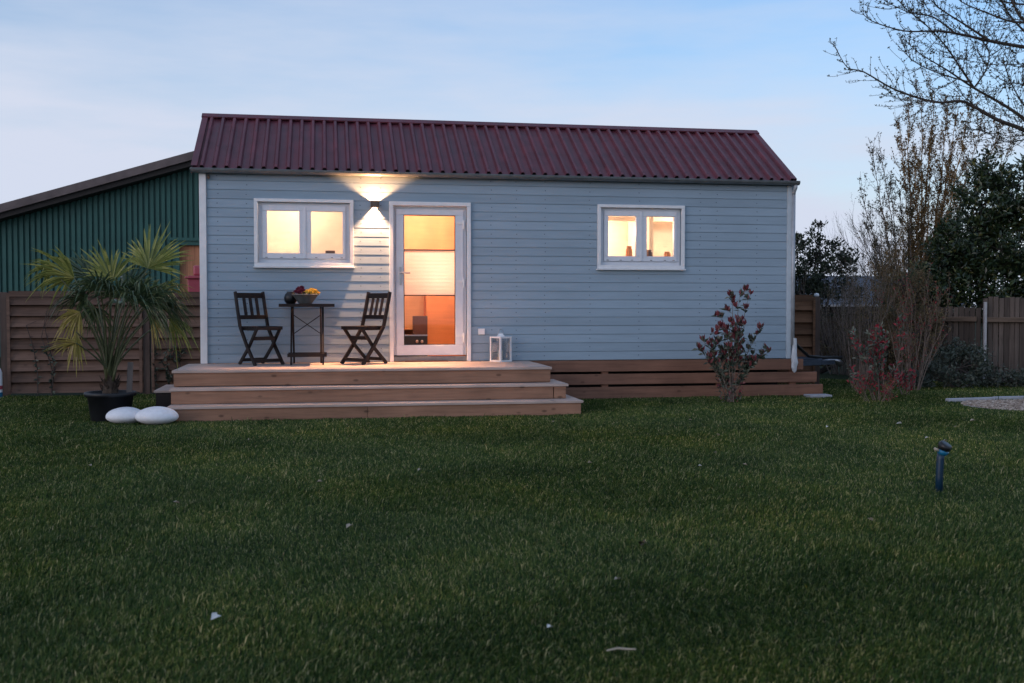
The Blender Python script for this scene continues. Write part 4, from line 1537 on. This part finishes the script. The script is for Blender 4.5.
# low shed with a dark roof, behind right
SY = 10.0
sh = thing('garden_shed', 'low shed with a dark slate coloured roof behind the shrubs', 'shed', (14.4, SY, 0))
rr = MB()
vs = [(-1.9, -0.3, 1.27), (2.6, -0.3, 1.27), (2.6, 1.8, 2.02), (-1.35, 1.8, 2.02), (-1.9, 3.6, 1.27), (2.6, 3.6, 1.27)]
rr.add(vs, [(0, 1, 2, 3), (3, 2, 5, 4), (0, 3, 4), (1, 5, 2), (0, 4, 5, 1)])
rr.build('roof', M['shedroof'], sh)
MB().box(-1.92, 2.6, -0.40, -0.305, 1.225, 1.275).build('gutter', M['palepost'], sh, bevel=0.01)
MB().box(-1.7, 2.5, 0.0, 3.4, 0, 1.265).build('wall', M['shedwall'], sh)

# ------------------------------------------------------------------ plants


def grow(start, d, length, r, depth, out, tips, wob=0.25, split=3, up=0.15, ratio=0.65, ang=0.6, seg=5):
    p = Vector(start)
    d = Vector(d).normalized()
    pts, rad = [p.copy()], [r]
    for i in range(seg):
        d = (d + Vector((rnd.uniform(-1, 1), rnd.uniform(-1, 1), rnd.uniform(-1, 1))) * wob * 0.5 + Vector((0, 0, up * 0.3))).normalized()
        p = p + d * (length / seg)
        pts.append(p.copy())
        rad.append(max(0.0022, r * (1 - 0.75 * (i + 1) / seg)))
    out.append((pts, rad, depth))
    if depth == 0:
        tips.append((pts, rad))
        return
    for s in range(split):
        j = rnd.randint(max(1, seg // 3), seg)
        base = pts[j]
        dd = (pts[j] - pts[j - 1]).normalized()
        ax = dd.orthogonal().normalized()
        ax = Matrix.Rotation(rnd.uniform(0, 6.28), 3, dd) @ ax
        nd = Matrix.Rotation(rnd.uniform(0.5, 1.0) * ang, 3, ax) @ dd
        grow(base, nd, length * ratio * rnd.uniform(0.7, 1.1), max(0.0022, rad[j] * 0.75), depth - 1, out, tips, wob, split, up, ratio, ang, seg)


def stems_mesh(out):
    mb = MB()
    for pts, rad, dep in out:
        mb.tube(pts, rad, 7 if rad[0] > 0.02 else (5 if rad[0] > 0.008 else 3), cap=False)
    return mb


def leaf_on(lb, p, L_, spread=1.0, up=0.3):
    d = Vector((rnd.uniform(-1, 1), rnd.uniform(-1, 1), rnd.uniform(-.6, 1) + up)) * spread
    lb.leaf(p, d, (rnd.uniform(-.5, .5), rnd.uniform(-1, .3), rnd.uniform(0.2, 1)), L_ * rnd.uniform(.7, 1.2), L_ * rnd.uniform(.32, .5))


# photinia in front of the house
ph = thing('photinia_shrub', 'young shrub with red shoots before the blue house wall', 'shrub', (6.56, -0.82, 0))
out, tips = [], []
for px, py, r in ((733, 300, .011), (748, 300, .011), (722, 318, .010), (740, 295, .010), (757, 335, .009), (708, 345, .009), (702, 352, .007), (762, 355, .007), (727, 330, .009), (745, 325, .009), (716, 335, .008), (735, 340, .008), (752, 365, .006), (715, 368, .006)):
    dy = rnd.uniform(-.25, .25)
    tgt = at(px, py, -0.82 + dy) - Vector((6.56, -0.82, 0))
    s0 = Vector((rnd.uniform(-.04, .04), rnd.uniform(-.04, .04), 0))
    ctl = Vector((tgt.x * 0.35, tgt.y * 0.35, tgt.z * 0.55))
    pts = [s0 * (1 - q) ** 2 + ctl * 2 * q * (1 - q) + tgt * q * q for q in [k / 7 for k in range(8)]]
    out.append((pts, [r * (1 - 0.8 * k / 7) for k in range(8)], 1))
    for j in range(3, 8):
        for s in range(2):
            d = Vector((rnd.uniform(-1, 1), rnd.uniform(-1, 1), rnd.uniform(0.1, 1)))
            p1 = pts[j] + d.normalized() * rnd.uniform(.05, .12)
            out.append(([pts[j], p1], [0.004, 0.002], 0))
            tips.append((pts[j], p1))
    tips.append((pts[-2], pts[-1]))
stems_mesh(out).build('stems', M['barkgrey'], ph)
lg, lr = MB(), MB()
for a, b in tips:
    for k in range(7):
        p = a.lerp(b, rnd.uniform(0.0, 1.2))
        if rnd.random() < (0.8 if b.z < 0.9 else 0.5):
            leaf_on(lg, p, 0.085)
    if b.z > 0.45:
        for k in range(rnd.randint(4, 8)):
            d = Vector((rnd.uniform(-.5, .5), rnd.uniform(-.5, .5), 1))
            (lr if rnd.random() < (0.85 if b.z > 0.8 else 0.5) else lg).leaf(b, d, (rnd.uniform(-1, 1), -1, .2), rnd.uniform(.06, .10), 0.032)
for k in range(160):
    th = rnd.uniform(0, 6.28)
    p = Vector((rnd.uniform(-.16, .16), rnd.uniform(-.1, .1), rnd.uniform(0.02, .3)))
    leaf_on(lr if rnd.random() < .4 else lg, p, 0.06)
lg.build('green_leaves', M['photinia_green'], ph)
lr.build('red_leaves', M['photinia_red'], ph)


def shrub(name, label, cat, loc, stems, spread, height, leafmats, nleaf, lsize, barkm, depth=2, r0=0.012, ang=0.5, group=None, lean=(0, 0), split=3, lo=0.0, leaf_levels=(0,), ratio=0.6):
    t = thing(name, label, cat, loc, 0, group)
    out, tips = [], []
    for s in range(stems):
        th = rnd.uniform(0, 6.28)
        rr = spread * math.sqrt(rnd.random())
        d = Vector((math.cos(th) * rr + lean[0], math.sin(th) * rr + lean[1], height))
        st = Vector((math.cos(th) * rr * 0.25, math.sin(th) * rr * 0.25, 0))
        grow(st, d, height * rnd.uniform(0.5, 0.75), r0 * rnd.uniform(.7, 1.2), depth, out, tips, 0.22, split, 0.25, ratio, ang)
    stems_mesh(out).build('stems', barkm, t)
    lbs = [MB() for _ in leafmats]
    pool = [(o_[0]) for o_ in out if o_[2] in leaf_levels]
    for k in range(nleaf):
        pts = rnd.choice(pool)
        j = rnd.randrange(len(pts) - 1)
        p = pts[j].lerp(pts[j + 1], rnd.random()) + Vector((rnd.uniform(-1, 1), rnd.uniform(-1, 1), rnd.uniform(-1, 1))) * lsize * 0.4
        if p.z < lo:
            continue
        leaf_on(lbs[0 if len(lbs) == 1 or rnd.random() < leafmats[0][1] else 1], p, lsize)
    for lb, (mt, w_, nm) in zip(lbs, leafmats):
        if lb.f:
            lb.build(nm, M[mt], t)
    return t


# red leaved shrub and hazel-like stems on the right
shrub('red_shrub', 'loose shrub with red leaves right of the house', 'shrub', (8.62, -0.9, 0), 9, 0.55, 1.15, [('redleaf', 0.36, 'red_leaves'), ('photinia_green', 1, 'green_leaves')], 900, 0.07, M['barkgrey'], 1, 0.008, 0.6, lo=0.05, split=3)
shrub('low_red_shrub', 'low red tipped plant at the foot of the red leaved shrub', 'shrub', (8.45, -1.05, 0), 10, 0.5, 0.45, [('redleaf', 0.45, 'red_leaves'), ('hedge', 1, 'dry_leaves')], 260, 0.05, M['barkgrey'], 1, 0.005, 0.7)
shrub('red_shrub', 'small shrub with bright red leaves before the ivy mound', 'shrub', (9.35, -0.2, 0), 6, 0.4, 0.5, [('redleaf', 0.65, 'red_leaves'), ('ivy', 1, 'green_leaves')], 240, 0.06, M['barkgrey'], 1, 0.006, 0.7)
shrub('bare_shrub', 'bare many stemmed shrub next to the fence panel', 'shrub', (9.35, 1.1, 0), 22, 0.42, 1.75, [('bud', 1, 'buds')], 1800, 0.03, M['barkgrey'], 2, 0.011, 0.35, split=3, ratio=0.55)
shrub('bare_shrub', 'bare brown twiggy shrub between the red shrub and brown hedge', 'shrub', (9.9, 0.6, 0), 18, 0.5, 1.55, [('hedge', 0.8, 'dry_leaves'), ('redleaf', 1, 'red_leaves')], 2200, 0.035, M['barkgrey'], 2, 0.010, 0.45, split=3, ratio=0.55)


def cloud_plant(name, label, cat, loc, lobes, mat, nleaf, lsize, nm='leaves', stemmat=None, shell=0.35):
    """dense plant: leaves through the volume of several uneven lobes (centre, radii), with inner stems"""
    t = thing(name, label, cat, loc)
    lb, sb_ = MB(), MB()
    vol = [rx * ry * rz for _, (rx, ry, rz) in lobes]
    tot = sum(v ** 0.75 for v in vol)
    base = Vector((0, 0, 0))
    for (c, (rx, ry, rz)), v in zip(lobes, vol):
        c = Vector(c)
        sb_.tube([base + Vector((c.x * .1, c.y * .1, 0)), Vector((c.x * 0.45, c.y * 0.45, c.z * 0.5)), c], [0.03, 0.02, 0.008], 5)
        # clumps inside the lobe
        ncl = 26
        cls = []
        for k in range(ncl):
            d = Vector((rnd.gauss(0, 1), rnd.gauss(0, 1), rnd.gauss(0, 1))).normalized()
            q = shell + (1 - shell) * rnd.random() ** 0.5
            cp = c + Vector((d.x * rx, d.y * ry, d.z * rz)) * q
            cls.append((cp, rnd.uniform(.16, .36)))
            sb_.tube([c, c.lerp(cp, .5) + Vector((0, 0, .03)), cp], [0.010, 0.006, 0.002], 3, cap=False)
        for k in range(int(nleaf * v ** 0.75 / tot)):
            cp, s = rnd.choice(cls)
            m3 = (rx * ry * rz) ** (1 / 3)
            p = cp + Vector((rnd.gauss(0, 1), rnd.gauss(0, 1), rnd.gauss(0, 1))) * (s * m3 * 0.55)
            if p.z < 0.01:
                continue
            leaf_on(lb, p, lsize)
    sb_.build('stems', stemmat or M['bark'], t)
    lb.build(nm, M[mat], t)
    return t


cloud_plant('ivy_mound', 'low dark ivy mound before the paling fence', 'ivy', (10.85, 0.9, 0), [((0, 0, .30), (.50, .45, .32)), ((.15, .1, .48), (.34, .35, .26)), ((-.45, .0, .18), (.35, .4, .2)), ((.62, .05, .16), (.45, .35, .18))], 'ivy', 5200, 0.06, 'ivy_leaves')
cloud_plant('low_shrub', 'low dark evergreen shrub at the right edge below the fence', 'shrub', (12.2, 0.75, 0), [((0, 0, .18), (.55, .4, .24)), ((.5, -.1, .24), (.5, .4, .28)), ((-.55, .1, .1), (.35, .3, .14)), ((1.0, 0, .2), (.5, .4, .3))], 'ivy', 3600, 0.05)
cloud_plant('brown_hedge', 'brown leaved hedge left of the paling fence', 'hedge', (10.75, 2.0, 0), [((0, 0, .75), (.48, .55, .75)), ((.12, .2, 1.25), (.42, .5, .5)), ((-.35, .1, .5), (.38, .5, .5)), ((.35, .3, .9), (.35, .4, .6)), ((-.1, .1, 1.6), (.3, .4, .3)), ((-.6, .2, 1.0), (.35, .4, .5)), ((-.75, 0, .4), (.3, .4, .4))], 'hedge', 15000, 0.045, 'dry_leaves')

shrub('twiggy_shrub', 'tall twiggy shrub with orange brown leaves between shed roof and evergreen', 'shrub', (11.3, 3.8, 0), 30, 0.55, 2.3, [('budwarm', 0.6, 'orange_leaves'), ('hedge', 1, 'dry_leaves')], 3200, 0.05, M['barkwarm'], 2, 0.013, 0.4, split=3, ratio=0.55, leaf_levels=(0, 1))
shrub('twiggy_shrub', 'wide tangle of purplish twigs in front of the shed roof', 'shrub', (10.7, 4.2, 0), 34, 0.9, 1.9, [('bud', 0.6, 'buds'), ('hedge', 1, 'dry_leaves')], 1500, 0.035, M['barkgrey'], 2, 0.012, 0.45, split=3, ratio=0.55)
cloud_plant('brown_hedge', 'dim brown hedge below the shed roof, behind the bare shrubs', 'hedge', (10.3, 4.6, 0), [((-.9, 0, .4), (.5, .4, .5)), ((-.3, 0, .5), (.5, .4, .55)), ((.35, .1, .55), (.5, .4, .6)), ((1.0, 0, .5), (.5, .4, .55)), ((1.6, 0, .5), (.5, .4, .55))], 'hedge', 7000, 0.05, 'dry_leaves')
# small evergreen tree behind the right house end
cloud_plant('evergreen_tree', 'small evergreen tree rising behind the right house end', 'tree', (10.9, 6.0, 0), [((-.1, 0, 1.7), (.6, .6, .75)), ((-.35, 0, 2.1), (.4, .4, .55)), ((.22, 0, 2.3), (.28, .3, .45)), ((.7, 0, 2.15), (.4, .4, .35)), ((.45, 0, 1.5), (.6, .5, .5)), ((.2, 0, 2.85), (.12, .12, .12)), ((-.25, .1, 2.55), (.16, .16, .14))], 'smalltree', 5200, 0.095, 'crown', shell=0.2)
# laurel
lt = cloud_plant('laurel_tree', 'dense dark evergreen tree over the paling fence', 'tree', (12.50, 2.9, 0),
                 [((0, 0, 1.6), (.75, .7, .75)), ((-.65, 0, 1.55), (.5, .5, .5)), ((-1.05, -.1, 1.40), (.45, .4, .45)), ((-1.35, -.1, 1.25), (.35, .4, .42)), ((-.8, -.2, 1.0), (.4, .4, .3)), ((.15, 0, 2.3), (.75, .7, .7)), ((-.4, 0, 2.15), (.5, .5, .45)), ((.05, 0, 2.95), (.45, .45, .5)), ((.85, 0, 2.4), (.75, .7, .9)), ((1.1, 0, 1.6), (.7, .7, .7)), ((.15, 0, 3.5), (.22, .25, .45)), ((.7, 0, 3.3), (.45, .5, .5)), ((.5, 0, 1.15), (.8, .5, .4))],
                 'laurel', 24000, 0.11, 'crown', shell=0.25)


def tree(name, label, cat, loc, targets, barkm, budm, nbud, bsize, depth=2, r0=0.05, split=5, ang=0.45, ratio=0.4, group=None, twl=0.45, clump=1, up=0.5):
    """upright tree: stems run to surveyed tops, twigs leave them all along"""
    t = thing(name, label, cat, loc, 0, group)
    L0 = Vector(loc)
    out, tips = [], []
    for (tx, ty, tz, rr) in targets:
        tgt = Vector((tx, ty, tz)) - L0
        s0 = Vector((rnd.uniform(-.12, .12), rnd.uniform(-.12, .12), 0))
        ctl = Vector((tgt.x * 0.45 + rnd.uniform(-.1, .1), tgt.y * 0.5, tgt.z * 0.4))
        K = 14
        pts = []
        for k in range(K + 1):
            q = k / K
            p = s0 * (1 - q) ** 2 + ctl * 2 * q * (1 - q) + tgt * q * q
            pts.append(p + Vector((rnd.uniform(-.02, .02), rnd.uniform(-.02, .02), 0)) * (1 if 0 < k < K else 0))
        rad = [max(0.006, 0.75 * rr * (1 - 0.93 * k / K)) for k in range(K + 1)]
        out.append((pts, rad, 9))
        for k in range(4, K + 1):
            for s in range(split):
                d = (pts[min(k, K)] - pts[k - 1]).normalized()
                ax = Matrix.Rotation(rnd.uniform(0, 6.28), 3, d) @ d.orthogonal().normalized()
                nd = Matrix.Rotation(rnd.uniform(.4, 1.0) * ang * 1.6, 3, ax) @ d
                q = rnd.random()
                grow(pts[k - 1].lerp(pts[k], q), nd, twl * (1.1 - 0.5 * k / K) * rnd.uniform(.5, 1.2), max(.006, rad[k] * .4), depth - 1, out, tips, 0.25, 2, up, 0.6, 0.6, 4)
    stems_mesh(out).build('trunk', barkm, t)
    lb = MB()
    pool = [o_[0] for o_ in out if o_[2] < 9]
    for k in range(nbud):
        pts = rnd.choice(pool)
        j = rnd.randrange(len(pts) - 1)
        p = pts[j].lerp(pts[j + 1], rnd.random())
        for c in range(clump):
            leaf_on(lb, p + Vector((rnd.uniform(-1, 1), rnd.uniform(-1, 1), rnd.uniform(-1, 1))) * bsize * .5, bsize)
    lb.build('crown', M[budm], t)
    return t


def tgts(lst, Y):
    r = []
    for px, py, rr in lst:
        p = at(px, py, Y + rnd.uniform(-.5, .5))
        r.append((p.x, p.y, p.z, rr))
    return r


tree('budding_tree', 'upright tree with small buds, leaning left of the ochre tree', 'tree', (12.5, 4.9, 0), tgts([(862, 195, .03), (872, 150, .032), (880, 148, .03), (890, 175, .03), (868, 230, .025), (900, 190, .03), (884, 215, .025), (875, 265, .02), (908, 160, .03)], 5.0), M['barkgrey'], 'bud', 3600, 0.05, 2, twl=0.45, split=4, clump=2)
tree('budding_tree', 'taller upright tree with ochre stems and buds', 'tree', (13.0, 5.6, 0), tgts([(900, 130, .035), (908, 105, .045), (922, 98, .05), (935, 92, .055), (948, 100, .05), (958, 110, .05), (970, 105, .045), (982, 118, .04), (930, 150, .04), (915, 165, .04), (950, 160, .04), (1000, 125, .045), (1012, 140, .04), (965, 150, .04)], 5.7), M['barkwarm'], 'budwarm', 13000, 0.055, 2, twl=0.6, split=5, clump=2)
tree('bare_tree', 'distant bare tree with purplish twigs over the shed roof', 'tree', (19.9, 17.0, 0), tgts([(840, 232, .05), (852, 222, .05), (864, 240, .045), (848, 250, .04), (875, 245, .045), (886, 255, .04), (832, 250, .04), (858, 228, .05), (870, 226, .04)], 17.0), M['bark'], 'bud', 300, 0.05, 2, twl=1.1, split=4)
o = MB().tube([(19.3, 16.5, 0), (19.25, 16.5, 3.5)], [0.06, 0.05], 8).build('pole', M['bark'])
tag(o, 'slim dark pole standing among the distant bare twigs', 'pole')

# overhanging bare tree, trunk outside the right edge
oy = -3.0
ot = thing('overhanging_tree', 'bare budding tree reaching in from the upper right', 'tree', (10.2, oy, 0))
O0 = Vector((10.2, oy, 0))
LIMBS = [
    ([(1105, 190), (1060, 150), (1024, 130), (998, 120), (973, 106), (960, 101), (935, 102), (896, 90), (864, 72), (847, 67), (835, 46)], .055, .005, 0.0),
    ([(1060, 150), (1024, 119), (1004, 105), (974, 88), (947, 70), (922, 55), (909, 44)], .045, .004, 0.15),
    ([(974, 88), (958, 64), (944, 44), (925, 24), (905, 8), (894, -6)], .018, .004, 0.15),
    ([(974, 88), (986, 70), (989, 53), (984, 42), (986, 25)], .014, .003, 0.15),
    ([(969, 82), (944, 75), (922, 66), (908, 56), (903, 42)], .012, .003, 0.1),
    ([(1100, 60), (1060, 52), (1024, 47), (990, 41), (964, 35), (938, 31), (905, 31), (872, 21), (860, 10)], .05, .004, -0.2),
    ([(990, 41), (964, 24), (938, 7), (925, -8)], .02, .004, -0.2),
    ([(955, 33), (933, 17), (911, 13), (887, 2), (878, -6)], .014, .003, -0.25),
    ([(1090, 90), (1050, 55), (1024, 31), (1008, 13), (1000, -4)], .035, .008, -0.4),
    ([(1060, 30), (1024, 20), (1012, 0), (1006, -15)], .025, .008, -0.1),
    ([(1040, 66), (1024, 64), (999, 65), (975, 62), (955, 57)], .012, .002, 0.3),
    ([(1060, 150), (1030, 140), (1005, 142), (985, 132), (968, 128)], .014, .003, 0.3),
    ([(1050, 100), (1024, 85), (1006, 84), (990, 92)], .012, .003, -0.3),
    ([(1050, 20), (1015, 22), (985, 12), (962, 2), (950, -10)], .02, .004, -0.5),
    ([(1040, 5), (1010, 3), (985, -5)], .02, .005, 0.2),
    ([(935, 102), (918, 101), (900, 99), (884, 88)], .007, .002, 0.0),
    ([(1050, 135), (1024, 105), (1010, 80), (1003, 60)], .018, .003, -0.2),
]
out, tips = [], []
for pxs, r0, r1, dy in LIMBS:
    raw = [at(x, y, oy + dy + 0.02 * i) - O0 for i, (x, y) in enumerate(pxs)]
    # smooth the surveyed polyline
    pts = []
    for i in range(len(raw) - 1):
        p0 = raw[max(0, i - 1)]
        p1, p2 = raw[i], raw[i + 1]
        p3 = raw[min(len(raw) - 1, i + 2)]
        for k in range(4):
            s = k / 4
            pts.append(0.5 * ((2 * p1) + (p2 - p0) * s + (2 * p0 - 5 * p1 + 4 * p2 - p3) * s * s + (3 * p1 - p0 - 3 * p2 + p3) * s ** 3))
    pts.append(raw[-1])
    n_ = len(pts)
    out.append((pts, [(r0 + (r1 - r0) * (k / (n_ - 1)) ** 0.7) * (0.62 if r0 > .03 else 0.8) for k in range(n_)], 9))
    for k in range(2, n_):
        for s in range(1 if rnd.random() < 0.25 else 2):
            d = (pts[k] - pts[k - 1]).normalized()
            ax = Matrix.Rotation(rnd.uniform(0, 6.28), 3, d) @ d.orthogonal().normalized()
            nd = Matrix.Rotation(rnd.uniform(.5, 1.1), 3, ax) @ d
            frac = k / n_
            ll = rnd.uniform(.05, .6) * (1.15 - 0.9 * frac)
            grow(pts[k], nd, ll, .004, 1 if ll > 0.2 else 0, out, tips, 0.3, 2, 0.3, 0.55, 0.7, 4)
tr_ = at(1120, 240, oy) - O0
out.append(([Vector((0.15, 0, 0)), Vector((0.12, 0, 0.8)), Vector((tr_.x - .02, 0, tr_.z)), at(1105, 190, oy) - O0, at(1100, 60, oy - .2) - O0, at(1090, -60, oy - .3) - O0], [.16, .13, .11, .085, .06, .04], 9))
stems_mesh(out).build('trunk', M['bark'], ot)
lb = MB()
for pts, rad, dep in out:
    if dep == 9 and rad[0] > 0.022:
        continue
    L_ = sum((b - a).length for a, b in zip(pts, pts[1:]))
    for k in range(int(L_ / 0.05) + 1):
        j = rnd.randrange(len(pts) - 1)
        p = pts[j].lerp(pts[j + 1], rnd.random())
        for c in range(2):
            leaf_on(lb, p, 0.026)
for pts, rad in tips:
    for c in range(3):
        leaf_on(lb, pts[-1], 0.028, up=0.6)
lb.build('crown', M['bud'], ot)

# ------------------------------------------------------------------ daylight: dusk sky, weak soft afterglow
SUN_EL, SUN_ROT = math.radians(5), math.radians(235)
w = bpy.data.worlds.new('World')
SC.world = w
w.use_nodes = True
nt = w.node_tree
nt.nodes.clear()
wo = nt.nodes.new('ShaderNodeOutputWorld')
bgn = nt.nodes.new('ShaderNodeBackground')
sky = nt.nodes.new('ShaderNodeTexSky')
sky.sky_type = 'NISHITA'
sky.sun_disc = False
sky.sun_elevation = SUN_EL
sky.sun_rotation = SUN_ROT
sky.altitude = 100
sky.air_density = 1.0
sky.dust_density = 0.6
sky.ozone_density = 3.0
tc = nt.nodes.new('ShaderNodeTexCoord')
mp = nt.nodes.new('ShaderNodeMapping')
mp.inputs['Scale'].default_value = (1.0, 1.0, 5.4)
mp.inputs['Location'].default_value = (0.35, 0.1, 0.2)
nt.links.new(tc.outputs['Generated'], mp.inputs[0])
cn = noise_tex(nt, mp.outputs[0], 1.5, 6, 0.55)
sx = nt.nodes.new('ShaderNodeSeparateXYZ')
nt.links.new(tc.outputs['Generated'], sx.inputs[0])
veil = ramp(nt, cn, [(0.36, (0.0,) * 3), (0.66, (0.95,) * 3)])
low = ramp(nt, sx.outputs[2], [(0.0, (1.0,) * 3), (0.16, (0.8,) * 3), (0.45, (0.35,) * 3)])
msk = mixc(nt, 1.0, veil, low, 'MULTIPLY')
msk2 = mixc(nt, 1.0, msk, ramp(nt, sx.outputs[2], [(0.0, (0.95,) * 3), (0.12, (0.6,) * 3), (0.28, (0.22,) * 3)]), 'ADD')
cloud = (1.88, 2.04, 2.45)
hs = nt.nodes.new('ShaderNodeHueSaturation')
hs.inputs['Saturation'].default_value = 1.08
nt.links.new(sky.outputs[0], hs.inputs['Color'])
colr = mixc(nt, msk2, mixc(nt, 1.0, hs.outputs[0], (1.06, 0.98, 1.03), 'MULTIPLY'), cloud)
nt.links.new(colr, bgn.inputs[0])
bgn.inputs[1].default_value = 0.105
nt.links.new(bgn.outputs[0], wo.inputs[0])

sl_ = bpy.data.lights.new('sun', 'SUN')
sl_.energy = 0.27
sl_.angle = math.radians(40)
sl_.color = (1.0, 0.84, 0.80)
sun = bpy.data.objects.new('sun', sl_)
COL.objects.link(sun)
# sky rotation is measured clockwise from +Y
dv_ = Vector((math.sin(SUN_ROT) * math.cos(SUN_EL), math.cos(SUN_ROT) * math.cos(SUN_EL), math.sin(SUN_EL)))
sun.rotation_euler = (-dv_).to_track_quat('-Z', 'Y').to_euler()

# ------------------------------------------------------------------ render settings
SC.render.engine = 'CYCLES'
SC.cycles.max_bounces = 7
SC.cycles.transparent_max_bounces = 12
SC.cycles.caustics_reflective = False
SC.cycles.caustics_refractive = False
SC.cycles.use_denoising = True
SC.view_settings.view_transform = 'Standard'
SC.view_settings.look = 'None'
SC.view_settings.exposure = 1.75
SC.view_settings.gamma = 1.0
SC.view_settings.use_curve_mapping = False
